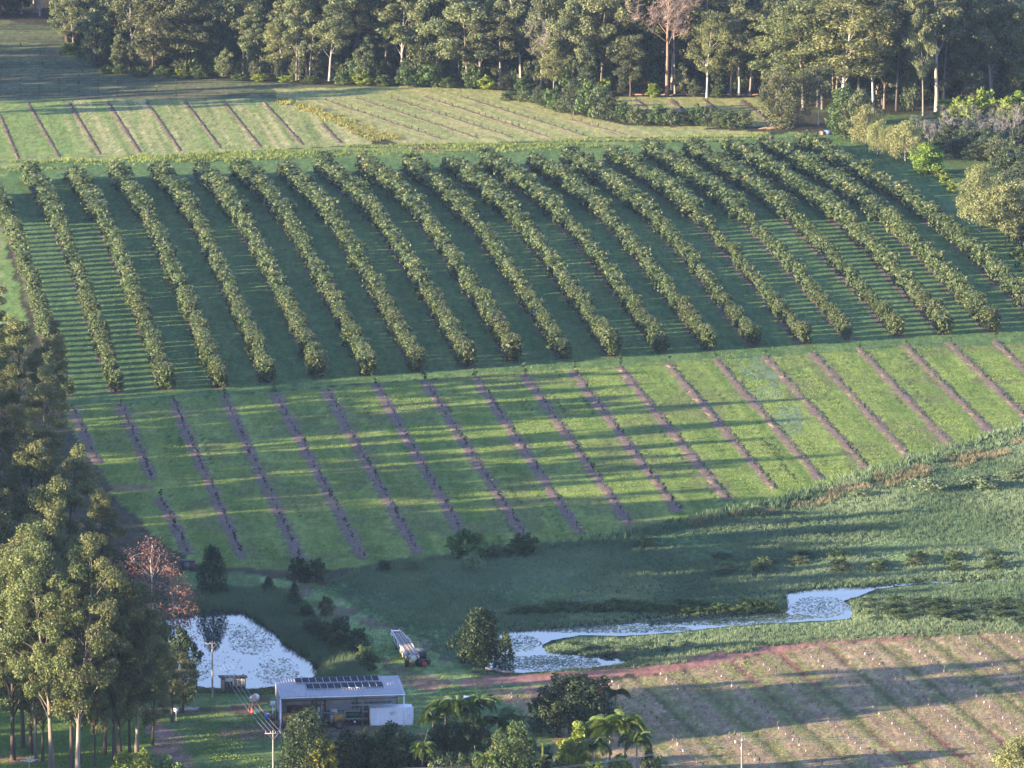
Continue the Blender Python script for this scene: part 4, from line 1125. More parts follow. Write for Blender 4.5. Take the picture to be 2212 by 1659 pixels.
FG = [(28, 1642, 1100, 160, 0, 'front grove gum with the leftmost dark leaning trunk'), (50, 1617, 1085, 170, 2, 'front grove gum with the second thick dark trunk'), (67, 1627, 1150, 140, 0, 'front grove gum with a short-looking black trunk near the lit grass'), (79, 1652, 1130, 130, 1, 'front grove gum with pale grey slim trunk by the clothes hoist'),
      (92, 1646, 1180, 110, 2, 'thin-stemmed front grove gum right of the pale slim trunk'), (112, 1664, 1078, 190, 1, 'front grove gum with the thickest pale trunk'), (155, 1668, 1120, 150, 0, 'front grove gum with straight reddish-brown trunk'), (167, 1672, 1105, 180, 1, 'front grove gum with tall smooth blue-grey trunk and bare limb'),
      (172, 1649, 1200, 110, 2, 'front grove gum half hidden behind the blue-grey trunk'), (205, 1656, 1290, 90, 0, 'small front grove tree with twin thin stems'), (227, 1629, 1180, 130, 2, 'front grove gum with dark trunk flared at its foot'), (247, 1642, 1160, 150, 0, 'front grove gum with reddish trunk by the bright dome tree'),
      (260, 1632, 1210, 130, 2, 'front grove gum just right of the reddish trunk'), (295, 1626, 1200, 140, 1, 'front grove gum with blue-grey trunk beside the dirt drive'), (280, 1624, 1250, 100, 0, 'thin dark-trunked front grove gum left of the drive'), (330, 1612, 1310, 100, 2, 'dark leafy tree overhanging the dirt drive'), (372, 1560, 1330, 120, 0, 'dark broad-leaved tree reaching over the pond edge')]
for u, b_, t, w, k, lab in FG:
    hero('gum_tree', NEARK[k], u, b_, t + 48, w * .92, lab)
for k, (u, b_, t, w) in enumerate(((345, 1500, 1330, 110), (395, 1540, 1350, 80))):
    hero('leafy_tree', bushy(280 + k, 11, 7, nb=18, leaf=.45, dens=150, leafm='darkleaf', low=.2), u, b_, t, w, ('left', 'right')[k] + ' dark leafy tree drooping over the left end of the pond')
hero('rust_tree', gum(131, 20, 12, .4, nl=20, leaf=.42, dens=46, leafm='rust', bark='bark3'), 330, 1440, 1146, 180, 'withered tree with reddish-brown leaves and pale bare limbs')
hero('rust_tree', gum(132, 20, 12, .5, nl=16, leaf=.42, dens=40, leafm='rust', bark='bark3'), 378, 1450, 1205, 130, 'withered reddish tree nearest the pond')
for k, (u, b_, h, w) in enumerate(((250, 1250, 60, 70), (285, 1300, 80, 80), (225, 1190, 50, 60), (330, 1320, 60, 80), (300, 1360, 70, 90), (60, 1340, 120, 140), (150, 1380, 120, 140), (230, 1400, 110, 120), (20, 1420, 140, 140), (100, 1450, 120, 130), (280, 1460, 110, 110), (180, 1490, 90, 110))):
    lab = ('dark undergrowth shrub inside the left grove' if u < 240 else 'dark shrub at the right fringe of the left grove') + ', {n} from the left'
    hero('shrub', DARK[k % 2], u, b_, b_ - h, w, lab, 'shrub', 'dark shrubs of the left grove')
# the grove goes on to the left of the view; its shade falls across the young field and the farmyard
n_off = 0
for yc, n_, h0, h1, xo in ((1078, 4, 21, 27, 0), (1094, 4, 21, 26, 0), (1112, 5, 22, 27, 0), (1128, 4, 22, 27, 0), (1144, 6, 23, 28, 0), (1160, 7, 23, 29, 0), (1172, 10, 27, 34, 2), (1188, 13, 31, 38, 4), (1204, 14, 32, 39, 6), (1222, 14, 32, 39, 6), (1240, 14, 32, 39, 6), (1258, 12, 31, 38, 8), (1276, 7, 28, 37, 8), (1296, 5, 28, 37, 8), (1316, 6, 28, 37, 8), (1338, 6, 28, 37, 8), (1358, 5, 28, 37, 10), (1380, 6, 28, 37, 12), (1402, 5, 28, 36, 14), (1424, 3, 26, 34, 20)):
    for k in range(n_):
        x = -94 - xo - ((k * 37.1 + yc * 1.7) % 95); y = yc + (((k * 53) % 9) - 4) * (2.2 if yc < 1165 else 1.0) + (x + 94) * .466 * .35
        if project(x, y)[0] > -75: continue
        n_off += 1
        plant('gum_tree', NEARK[n_off % 3], (x, y, 0), random.uniform(h0, h1), random.uniform(9, 13), 'gum of the left grove standing beyond the left frame edge', 'tree', 'grove gums beyond the left frame edge')
for k in range(34):
    x = -150 - (k * 23.3) % 110; y = 1868 + (k * 41.7) % 112
    if 1890 < y < 1900 or project(x, y)[0] > -40: continue
    plant('gum_tree', GUM[k % 6], (x, y, 0), random.uniform(22, 31), random.uniform(10, 13), 'forest gum beyond the left frame edge shading the far left field', 'tree', 'forest gums beyond the left frame edge')
# ------------------------------------------------------------------ garden, pond and marsh plants
random.seed(31)
hero('cypress_tree', conical(253, 9, 6, dens=130, leaf=.4, power=.55), 460, 1284, 1178, 76, 'dark dense upright tree at the head of the pond')
hero('small_conifer', CONE[0], 636, 1312, 1256, 38, 'small dark conifer on the pond bank beside the grass track')
hero('small_conifer', CONE[1], 580, 1282, 1244, 34, 'smaller dull conifer up the bank from the pond')
hero('bare_bush', BARE[1], 545, 1218, 1180, 44, 'thin grey bush right of the dark upright tree', 'bush')
for k, (u, b_, h, w, t) in enumerate(((646, 1258, 56, 56, 'dark bush at the lower field corner, left of a touching pair'), (684, 1258, 52, 52, 'dark bush at the lower field corner, right of a touching pair'), (1010, 1206, 66, 88, 'large dark bush at the end of the sixth brown strip'), (1130, 1198, 46, 84, 'wide dark bush at the lower edge of young field'), (1068, 1204, 30, 40, 'small dark bush between two large ones at field edge'), (830, 1236, 26, 34, 'tiny dark bush left of the marsh edge bushes'), (893, 1232, 28, 50, 'low pale bush at the marsh edge'), (1016, 1232, 34, 60, 'grey-green bush below the large dark field-edge bush'), (1392, 1184, 22, 60, 'low olive shrub on the ditch line'), (705, 1332, 44, 44, 'dark bush high on the pond bank beside the track'), (734, 1392, 60, 70, 'large dark bush in the middle of the pond bank'), (776, 1412, 56, 60, 'large dark bush right of middle on the pond bank'), (795, 1450, 44, 56, 'dark bush on the pond bank nearest the shed'), (660, 1330, 30, 34, 'little bush beside the small conifer'))):
    hero('shrub', (DARK + BUSH)[k % 5] if k not in (6, 7) else MINT[0], u, b_, b_ - h, w, t, 'shrub')
for k in range(16):
    u = 664 + (k * 47) % 128; b_ = 1346 + (u - 664) * .78 + (k * 19) % 30 - 12
    hero('shrub', (DARK + BUSH)[k % 5], u, b_, b_ - 26 - (k * 11) % 20, 48, 'dark shrub on the pond bank beside the track, {n} from the left', 'shrub', 'shrubs on the pond bank')
hero('leafy_tree', bushy(243, 9, 8, nb=24, leaf=.40, dens=200, leafm='darkleaf', low=.14, bark='bark2'), 1035, 1444, 1308, 112, 'dark spreading tree on the bank at the creek end')
hero('leafy_tree', bushy(246, 5, 5, nb=10, leaf=.42, dens=100, leafm='darkleaf', low=.1), 1092, 1420, 1352, 52, 'dark leafy side tree leaning over the creek water')
for k, (u, b_, h, w) in enumerate(((2010, 1062, 26, 90), (2120, 1056, 30, 100), (1860, 1074, 16, 70), (2195, 1036, 20, 60), (1640, 1118, 18, 60))):
    hero('shrub', MINT[k % 2], u, b_, b_ - h, w, ('pale', 'largest pale', 'low pale', 'rightmost pale', 'leftmost pale')[k] + ' grey-green shrub standing out of the marsh', 'shrub')
# taller dark growth along the creek
mass('creek_reed_bank', BUSH, [(1110 + k * 11.5, 1326 - k * 11.5 * .016 + (k * 7) % 7 - (6 if k % 2 else 0), 12 + (k * 5) % 12, 42) for k in range(51)], [M['bush'], M['bark2']], 'dark reed bank on the far side of the creek', 'reeds', 5)
mass('creek_bend_reeds', BUSH, [(1875 + (k * 47) % 370, 1300 + (k * 19) % 46, 9 + (k * 5) % 8, 46) for k in range(44)], [M['bush'], M['bark2']], 'dense reeds on the tongue of land right of the creek bend', 'reeds', 6)
mass('creek_loop_reeds', BUSH, [(1235 + (k * 41) % 290, 1392 + (k * 11) % 20, 8 + (k * 5) % 5, 40) for k in range(16)], [M['bush'], M['bark2']], 'low reeds on the near tongue inside the creek loop', 'reeds', 7)
for k in range(24):
    u = 1560 + (k * 83) % 660; b_ = 1205 + (k * 29) % 40 - (u - 1560) * .02
    lab = 'low dark bush across the middle of the marsh, {n} from the left'
    hero('marsh_bush', BUSH[k % 3], u, b_, b_ - 12 - (k * 3) % 10, 52, lab, 'bush', 'bushes across the middle marsh')
# --- garden in front of the shed
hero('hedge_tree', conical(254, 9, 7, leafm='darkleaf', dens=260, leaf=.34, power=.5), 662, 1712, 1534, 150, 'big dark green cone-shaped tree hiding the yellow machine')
hero('shrub', bushy(291, 6, 6, nb=16, leaf=.34, dens=170, leafm='bush', low=.1), 634, 1700, 1598, 76, 'grey-green shrub at the left foot of the cone-shaped tree', 'shrub')
hero('croton_bush', bushy(290, 7, 5, nb=18, leaf=.32, dens=170, leafm='croton', low=.1, round_=True), 690, 1716, 1586, 84, 'bright yellow-leaved bush lit by the sun in front of the cone tree', 'bush')
hero('shrub', DARK[0], 752, 1700, 1574, 96, 'dark shapeless shrub right of the yellow-leaved bush', 'shrub')
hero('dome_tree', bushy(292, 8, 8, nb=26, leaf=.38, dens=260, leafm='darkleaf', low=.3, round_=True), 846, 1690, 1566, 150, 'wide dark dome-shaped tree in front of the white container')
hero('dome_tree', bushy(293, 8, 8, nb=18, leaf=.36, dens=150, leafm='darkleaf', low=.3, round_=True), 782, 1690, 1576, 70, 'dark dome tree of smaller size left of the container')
hero('lit_bush', bushy(294, 9, 8, nb=24, leaf=.34, dens=170, leafm='bush', low=.1, round_=True), 1112, 1720, 1560, 138, 'large sunlit olive bush in front of the red-flowered tree', 'bush')
hero('lit_bush', bushy(295, 5, 5, nb=14, leaf=.32, dens=150, leafm='gumlit', low=.1), 1078, 1700, 1588, 70, 'yellowish sunlit bush on the left side of the large olive bush', 'bush')
hero('flame_tree', bushy(296, 9, 10, nb=30, leaf=.40, dens=260, leafm='darkleaf', low=.25, extra='flower', round_=True), 1248, 1590, 1452, 176, 'large dark tree dotted with red flowers beside the dirt track')
hero('shrub', DARK[1], 1168, 1590, 1508, 90, 'dark bush at the left foot of the red-flowered tree', 'shrub')
hero('lime_bush', bushy(297, 7, 4, nb=16, leaf=.42, dens=130, leafm='lime', low=.1), 1250, 1690, 1552, 62, 'brilliant yellow-green leafy shrub lit by the sun', 'bush')
hero('lime_bush', bushy(298, 5, 4, nb=14, leaf=.42, dens=120, leafm='lime', low=.1), 1228, 1700, 1590, 62, 'yellow-green shrub lower left of the brilliant one', 'bush')
for k, (u, t, w) in enumerate(((1400, 1612, 34), (1420, 1634, 52), (1394, 1640, 46), (1340, 1628, 60), (1286, 1640, 60), (1210, 1640, 60), (1150, 1650, 56))):
    hero('shrub', (BUSH + LIME)[k % 5], u, t + 70, t, w, ('small round olive bush right of the palms', 'lower olive bush right of the palms', 'olive bush below the small round one', 'leafy bush below the sunlit palms', 'leafy bush left of the sunlit palms', 'garden bush at the bottom edge below the lime shrub', 'garden bush at the bottom edge below the olive bush')[k], 'bush')
hero('bright_dome_tree', bushy(299, 8, 9, nb=24, leaf=.4, dens=190, leafm='lime', low=.2, round_=True), 300, 1740, 1622, 130, 'dome-shaped bright green tree at the bottom edge beside the drive')
hero('dome_tree', bushy(300, 6, 8, nb=20, leaf=.4, dens=170, leafm='bush', low=.2, round_=True), 362, 1738, 1638, 90, 'darker right flank bush of the bright dome tree')
hero('pale_tree', PALE[1], 2200, 1740, 1588, 150, 'pale olive tree in the bottom right corner')
for k, (u, t, w) in enumerate(((948, 1560, 60), (980, 1556, 70), (1012, 1552, 70), (1046, 1566, 60), (930, 1580, 50))):
    hero('shrub', DARK[k % 2], u, 1640, t, w, 'dark undergrowth shrub beneath the palm cluster, {n} from the left', 'shrub', 'undergrowth of the palm cluster')
for k in range(17):
    u = 712 + k * 29; t = 1598 + (k * 37) % 34
    hero('shrub', (DARK[0], DARK[1], BUSH[2])[k % 3], u, t + 78, t, 58, 'dark garden shrub along the bottom of the view, {n} from the left', 'shrub', 'dark garden shrubs')
# --- palms: trunk and separate fronds
M['palmbark'] = bark_mat('palm_stem', (0.16, 0.15, 0.14), (0.09, 0.085, 0.08))
PT = MB().tube([(0, 0, 0), (.05, 0, .35), (.0, .05, .7), (.02, 0, 1.0)], [.17, .13, .11, .10], 7).mesh('trunk', M['palmbark'])
FR = [frond_mesh(700 + i, 3.0, .9 + .12 * i, 'palm', .55, .75) for i in range(3)]
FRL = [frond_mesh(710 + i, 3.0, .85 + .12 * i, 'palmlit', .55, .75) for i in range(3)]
FRG = [frond_mesh(720 + i, 2.4, 1.2, 'greyleaf', .5, .6) for i in range(2)]
SPEAR = frond_mesh(730, 2.6, .05, 'palmlit', .32, 2.2)
def palm(u, vb, vt, L, lab, fr=FR, n=13, spear=False, trunk_r=1.0):
    g = G(u, vb); s = ppm(vb); h = (vb - vt) / s / .985
    root = thing('palm_tree', lab, 'palm', g, random.uniform(0, 6.28))
    t = obj('trunk', PT, root); t.scale = (trunk_r, trunk_r, h)
    for k in range(n + 6):
        f = obj('frond', fr[k % len(fr)], root, (0, 0, h - .05))
        f.rotation_euler = (random.uniform(-.3, .3), random.uniform(.05, .45) if k % 3 == 0 else random.uniform(-.75, .0), k * 2.399 + random.uniform(-.2, .2))
        q = L / 3.0 * random.uniform(.85, 1.1); f.scale = (q, q, q)
    if spear:
        f = obj('frond', SPEAR, root, (0, 0, h)); q = L / 3.0 * .62; f.scale = (q, q * 1.6, q); f['label'] = 'upright unopened frond'
    return root
palm(962, 1628, 1532, 3.3, 'tall dark palm with one bright upright frond, left in the palm cluster', spear=True, n=15)
palm(984, 1632, 1524, 3.0, 'dark palm second from left in the palm cluster')
palm(1002, 1626, 1530, 3.0, 'dark palm with a pale hanging dead frond in mid cluster')
palm(1036, 1626, 1520, 3.2, 'dark palm with white straight trunk at right of the cluster', spear=True)
palm(936, 1622, 1552, 3.0, 'lower dark palm on the left fringe of the cluster')
palm(1076, 1620, 1560, 4.2, 'dark arching palm between the cluster and the red-flowered tree', n=11)
palm(1022, 1632, 1560, 2.6, 'short dark palm low inside the cluster')
palm(898, 1650, 1592, 2.6, 'greyish withered palm right of the dome tree', FRG, 11)
palm(880, 1656, 1598, 2.2, 'smaller grey withered palm against the dome tree', FRG, 9)
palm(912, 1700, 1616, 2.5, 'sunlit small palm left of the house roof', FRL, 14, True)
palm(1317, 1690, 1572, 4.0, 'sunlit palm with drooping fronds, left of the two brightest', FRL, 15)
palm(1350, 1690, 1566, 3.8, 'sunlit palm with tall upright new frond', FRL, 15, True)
palm(1280, 1710, 1612, 3.4, 'shaded palm in front of the lime shrub', FR, 13)
palm(1376, 1700, 1598, 3.0, 'darker palm at the right end of the garden', FR, 12)
palm(1330, 1540, 1496, 2.6, 'small dark palm poking out beside the red-flowered tree', FR, 10)
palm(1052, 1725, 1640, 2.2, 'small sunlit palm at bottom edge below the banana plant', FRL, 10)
# banana plant with broad paddle leaves
def paddle(L, W, bend, mat):
    mb = MB(); n = 8
    for i in range(n):
        t0, t1 = i / n, (i + 1) / n
        def pt(t, s):
            w = W * .5 * math.sin(math.pi * min(.985, .06 + .94 * t)) ** .6
            return (L * t * (1 - .25 * bend * t), s * w, L * (t * 1.1 - bend * t * t) + (.12 * w if s else 0))
        for s in (-1, 1):
            mb.add([pt(t0, 0), pt(t1, 0), pt(t1, s), pt(t0, s)], [(0, 1, 2, 3)], 0, .5 + .5 * (i % 2))
    return mb.mesh('leaf', mat)
PAD = [paddle(2.4, .8, .5, M['palmlit']), paddle(2.6, .85, .9, M['palmlit']), paddle(2.4, .8, .25, M['pale'])]
for (u, vb, h, lab) in ((1022, 1690, 1.6, 'banana plant with broad pale paddle leaves beside the roof'), (1168, 1700, 2.6, 'banana plant with one upright yellow leaf right of the olive bush')):
    root = thing('banana_plant', lab, 'plant', G(u, vb))
    obj('stem', MB().tube([(0, 0, 0), (0, 0, h + .6)], [.16, .10], 7).mesh('stem', M['palm']), root)
    for k in range(8):
        f = obj('leaf', PAD[2] if k == 0 else PAD[k % 2], root, (0, 0, h + .4))
        f.rotation_euler = (0, -.9 if k == 0 else random.uniform(-.3, .3), k * 2.399 if k else 2.8)

# ------------------------------------------------------------------ grasses, reeds, lilies (one object each)
def tufts(name, region, n, hgt, blades, mat, label, cat, width=.10, seed=1, cond=None, spread=.35, tint=(0, 1)):
    rg_ = np.random.RandomState(seed)
    pl = plan(region)
    lo_, hi_ = pl.min(0), pl.max(0)
    X = rg_.uniform(lo_[0], hi_[0], n * 3); Y = rg_.uniform(lo_[1], hi_[1], n * 3)
    U, V = project(X, Y)
    k = poly_in(np.array(region, float), U + (fbm(X * .4, Y * .15, 2) - .5) * 30, V + (fbm(X * .4 + 9, Y * .15, 2) - .5) * 10) & (U > -60) & (U < 2275)
    if cond is not None:
        k &= cond(X, Y, U, V)
    X, Y = X[k][:n], Y[k][:n]; m = len(X)
    Zg = gh(X, Y)
    hs = hgt * (0.6 + 0.8 * rg_.rand(m)) * (0.35 + 1.3 * fbm(X * .12, Y * .06, 2))
    tn = np.clip(tint[0] + (tint[1] - tint[0]) * (fbm(X * .07, Y * .035, 3) * 2.6 - .8), 0, 1)
    B = blades
    o = np.stack([X, Y, Zg - .03], 1)[:, None, :] + np.concatenate([rg_.randn(m, B, 2) * spread * .5, np.zeros((m, B, 1))], 2)
    lean = rg_.randn(m, B, 2) * .35
    tip = o + np.concatenate([lean * hs[:, None, None], (hs[:, None] * (.7 + .5 * rg_.rand(m, B)))[:, :, None]], 2)
    a = rg_.rand(m, B) * 6.283
    w = np.stack([np.cos(a), np.sin(a), 0 * a], -1) * width
    vs = np.stack([o - w, o + w, tip], 2).reshape(-1, 3)
    fs = np.arange(len(vs)).reshape(-1, 3)
    tt = np.repeat(np.clip(tn[:, None] * .7 + .3 * rg_.rand(m, B), 0, 1).ravel(), 3)
    mb = MB(); mb.add(vs, fs, 0, tt)
    ob = obj(name, mb.mesh(name, mat), kind='stuff')
    return tag(ob, label, cat)
def dry(X, Y, U, V):
    k = ~poly_in(creek_pl, X, Y) & ~poly_in(pond_pl, X, Y)
    # keep tall blades off the camera side of the water
    for d_ in (1.5, 3.0, 4.5):
        k &= ~poly_in(creek_pl, X, Y + d_)
    return k
def dry2(X, Y, U, V): return ~poly_in(creek_pl, X, Y) & ~poly_in(pond_pl, X, Y)
tufts('marsh_reeds', Z_MARSH, 36000, .42, 9, M['reed'], 'shaggy green reeds covering the marsh between field and creek', 'reeds', .05, 41, dry)
tufts('dry_grass', [(1480, 1128), (1700, 1080), (1850, 1040), (2000, 1005), (2250, 935), (2250, 960), (2050, 1020), (1900, 1056), (1720, 1102), (1500, 1145)], 3600, .7, 8, M['straw'], 'straw-coloured dry grass along the ditch below young field', 'grass', .10, 42, lambda X, Y, U, V: fbm(X * .2, Y * .1, 2) > .5)
tufts('ditch_grass', [(1000, 1196), (1250, 1168), (1480, 1122), (1700, 1072), (1900, 1014), (2250, 905), (2250, 935), (1900, 1040), (1700, 1095), (1480, 1145), (1250, 1186), (1000, 1210)], 5000, 1.0, 7, M['reed'], 'rank dark grass along the ditch below the young field', 'grass', .12, 43, None, tint=(-.3, .6))
M['ygrass'] = leaf_mat('yellow_grass_blade', (0.13, 0.15, 0.035), (0.24, 0.23, 0.07), spread=.1)
tufts('yellow_grass', [(590, 214), (620, 214), (700, 240), (760, 262), (880, 303), (810, 305), (735, 272)], 1300, .55, 6, M['ygrass'], 'tall yellow-green grass strip between the upper fields', 'grass', .12, 44)
tufts('bank_grass', [(-40, 352), (400, 334), (860, 312), (1660, 288), (1700, 296), (1640, 306), (900, 336), (400, 352), (-40, 374)], 5000, .5, 6, M['grass'], 'rough grass on the bank between orchard and upper fields', 'grass', .11, 45, lambda X, Y, U, V: fbm(X * .03, Y * .3, 2) > .45)
tufts('pond_bank_grass', [(330, 1290), (470, 1270), (630, 1280), (690, 1345), (780, 1440), (790, 1490), (690, 1478), (700, 1440), (640, 1395), (560, 1330), (500, 1312), (330, 1325)], 6500, 1.0, 8, M['reed'], 'long rank grass on the banks round the pond', 'grass', .06, 46, dry, tint=(-.2, .7))
tufts('pond_rushes', [(380, 1478), (470, 1490), (545, 1492), (600, 1484), (600, 1494), (540, 1500), (470, 1498), (380, 1490)], 900, .35, 7, M['reed'], 'rushes along the near shore of the pond', 'rushes', .09, 47, dry2)
tufts('creek_rushes', [(1060, 1440), (1350, 1425), (1480, 1400), (1700, 1372), (1850, 1340), (2250, 1300), (2250, 1362), (1700, 1392), (1400, 1440), (1100, 1464)], 6000, .2, 8, M['reed'], 'rushes and grass along the near shore of the creek', 'rushes', .05, 48, dry2)
tufts('field_grass', MID, 60000, .16, 4, M['grass'], 'uneven short grass of the young field', 'grass', .05, 49, lambda X, Y, U, V: (fbm(X * .5, Y * .25, 2) > .38) & (np.abs(((X - kslope * (Y - 1400)) - (k7[0, 0] - kslope * (k7[0, 1] - 1400)) + 4.5) % 9.0 - 4.5) > 1.4), spread=.9)
tufts('orchard_grass', ORCH, 24000, .15, 4, M['grass'], 'short grass between the orchard rows', 'grass', .06, 50, None, spread=.8, tint=(0, .7))
tufts('lawn_grass', [(395, 1270), (420, 1500), (250, 1500), (-20, 1530), (-20, 1665), (640, 1665), (1100, 1600), (1060, 1480), (1000, 1440), (700, 1265)], 12000, .14, 4, M['grass'], 'short grass of the farmyard and under the grove', 'grass', .10, 51, lambda X, Y, U, V: dry(X, Y, U, V) & (fbm(X * .5, Y * .25, 2) > .42), spread=.6)
tufts('weeds', RED[:10] + [(2240, 1670), (1300, 1670)], 5000, .18, 4, M['grass'], 'patchy green weeds in lines on the red-soil field', 'weeds', .06, 52, lambda X, Y, U, V: np.minimum(np.abs(((X - RDIR * (Y - 1200) - ru0) / RSP) % 1 - .33), np.abs(((X - RDIR * (Y - 1200) - ru0) / RSP) % 1 - .68)) < .10, spread=.5)
tufts('stubble', RED[:10] + [(2240, 1670), (1300, 1670)], 14000, .14, 4, M['straw'], 'cut straw stubble on the red-soil field', 'stubble', .05, 53, lambda X, Y, U, V: fbm(X * .4, Y * .2, 2) > .42, spread=.6, tint=(0, .5))
# lily pads floating on the water
def lilies(name, blobs, z, seed, label, rmax=.17):
    rg_ = np.random.RandomState(seed); mb = MB()
    for (u, v, ru_, rv_, n) in blobs:
        for k in range(n):
            a = rg_.rand() * 6.283; r = rg_.rand() ** .6
            p_ = P(u + math.cos(a) * r * ru_, v + math.sin(a) * r * rv_, z)
            if not poly_in(pond_pl if z == POND_Z else creek_pl, np.array([p_.x]), np.array([p_.y]))[0]:
                continue
            rr = rmax * rg_.uniform(.5, 1.1); th_ = np.arange(7) * .85 + rg_.rand() * 6
            vs = [(p_.x, p_.y, z + .015 + .03 * rg_.rand())] + [(p_.x + rr * math.cos(t), p_.y + rr * math.sin(t), z + .015 + .05 * rg_.rand()) for t in th_]
            mb.add(vs, [(0, i, i + 1) for i in range(1, 7)], 0, rg_.rand())
    ob = obj(name, mb.mesh(name, M['mint']), kind='stuff')
    return tag(ob, label, 'water plants')
lilies('pond_lilies', [(545, 1385, 52, 30, 520), (510, 1362, 26, 16, 110), (600, 1450, 48, 30, 420), (425, 1445, 36, 30, 260), (640, 1470, 40, 10, 80), (470, 1420, 60, 50, 60), (560, 1420, 90, 60, 60)], POND_Z, 61, 'scattered water lily pads on the pond')
lilies('creek_lilies', [(1180, 1432, 120, 16, 1500), (1120, 1390, 50, 18, 420), (1300, 1358, 200, 9, 1500), (1500, 1342, 200, 9, 1500), (1640, 1333, 120, 9, 900), (1770, 1312, 64, 24, 620), (1960, 1262, 160, 5, 420)], CREEK_Z, 62, 'pale water weed and lily pads drifting on the creek', .18)
# ------------------------------------------------------------------ farm buildings and machines
M['zinc'] = solid_mat('zinc_sheet', (0.40, 0.385, 0.375), 0.5, 0.25, scale=.6, var=.2)
M['wallsheet'] = solid_mat('grey_wall_sheet', (0.36, 0.37, 0.40), 0.55, 0.2, scale=.8, var=.25)
M['steel'] = solid_mat('dull_steel', (0.16, 0.16, 0.17), 0.55, 0.4, scale=2)
M['white'] = solid_mat('white_paint', (0.74, 0.76, 0.80), 0.45, scale=1.2, var=.14)
M['cream'] = solid_mat('cream_paint', (0.60, 0.56, 0.46), 0.5, scale=1.2, var=.2)
M['yellow'] = solid_mat('worn_yellow_paint', (0.34, 0.20, 0.035), 0.5, scale=1.5, col2=(0.20, 0.115, 0.035))
M['black'] = solid_mat('black_rubber', (0.025, 0.025, 0.027), 0.8, scale=3)
M['rust'] = M.get('rust'); M['rusty'] = solid_mat('rusty_steel', (0.17, 0.075, 0.045), 0.8, scale=2, col2=(0.09, 0.045, 0.035))
M['green_p'] = solid_mat('green_paint', (0.030, 0.10, 0.065), 0.4, scale=2)
M['blue_p'] = solid_mat('blue_plastic', (0.03, 0.10, 0.42), 0.4, scale=2)
M['teal_p'] = solid_mat('teal_plastic', (0.10, 0.36, 0.33), 0.45, scale=2)
M['red_p'] = solid_mat('red_paint', (0.42, 0.05, 0.035), 0.5, scale=2)
M['board'] = solid_mat('weathered_board', (0.30, 0.26, 0.21), 0.85, scale=2.5, col2=(0.20, 0.165, 0.13))
M['dboard'] = solid_mat('dark_board', (0.075, 0.06, 0.05), 0.85, scale=2.5)
M['pvgrid'] = solid_mat('solar_cells', (0.006, 0.009, 0.024), 0.4, 0.0, 0.04, scale=6, var=.3)
M['alu'] = solid_mat('bright_aluminium', (0.62, 0.65, 0.68), 0.35, 0.6, scale=3, var=.1)
M['ink'] = solid_mat('blue_lettering', (0.03, 0.06, 0.25), 0.6)
M['redroof'] = solid_mat('brick_red_roof', (0.23, 0.085, 0.065), 0.7, scale=1.5, var=.3)
M['brick'] = solid_mat('brick_wall', (0.26, 0.14, 0.10), 0.85, scale=4, var=.3)
M['blueroof'] = solid_mat('blue_grey_roof', (0.17, 0.24, 0.32), 0.5, 0.2, scale=1.5)
M['pole'] = solid_mat('grey_timber_pole', (0.23, 0.21, 0.19), 0.85, scale=1.5, col2=(0.16, 0.145, 0.13))
M['wire'] = solid_mat('bare_wire', (0.42, 0.43, 0.45), 0.45, 0.6)
M['dwire'] = solid_mat('dark_cable', (0.03, 0.03, 0.035), 0.6)
M['glass'] = solid_mat('dark_glass', (0.02, 0.025, 0.03), 0.08, 0.0, 0.6)
M['timber'] = solid_mat('grey_pipes', (0.40, 0.35, 0.30), 0.7, scale=2, col2=(0.28, 0.24, 0.21))
M['log'] = solid_mat('fallen_timber', (0.24, 0.16, 0.12), 0.9, scale=2, col2=(0.13, 0.085, 0.065))

def part(name, mb, mats, parent, loc=(0, 0, 0), rz=0.0, label=None):
    o = obj(name, mb.mesh(name, mats), parent, loc, rz)
    if label:
        o['label'] = label
    return o

def corrugated(fn, length, pitch, amp, nv=2, rounded=False):
    """sheet whose ribs run along v; fn(x, t, h) gives the point at length x, fraction t, height h"""
    mb = MB(); n = int(length / pitch)
    prof = [(0, 0), (.2, 1), (.5, 1), (.7, 0)] if not rounded else [(0, 0), (.25, .7), (.5, 1), (.75, .7)]
    xs_ = [(i + a) * pitch for i in range(n) for a, h in prof] + [length]
    hs_ = [h * amp for i in range(n) for a, h in prof] + [0]
    m = len(xs_)
    vs = [fn(x, t / (nv - 1), h) for t in range(nv) for x, h in zip(xs_, hs_)]
    fs = [(j * m + i, j * m + i + 1, (j + 1) * m + i + 1, (j + 1) * m + i) for j in range(nv - 1) for i in range(m - 1)]
    return mb.add(vs, fs)

def ibox(w, d, h, cx_=0.0, cy_=0.0, z0=0.0):
    return (cx_ - w / 2, cy_ - d / 2, z0), (cx_ + w / 2, cy_ + d / 2, z0 + h)

def wheel(parent, x, y, r, w, rim='cream', name='wheel', zc=None):
    zc = r if zc is None else zc
    o = part(name, MB().tube([(0, -w / 2, 0), (0, -w * .42, 0), (0, w * .42, 0), (0, w / 2, 0)], [r * .86, r, r, r * .86], 18), M['black'], parent, (x, y, zc))
    part('rim', MB().tube([(0, -w / 2 - .02, 0), (0, w / 2 + .02, 0)], r * .52, 14), M[rim], o)
    return o

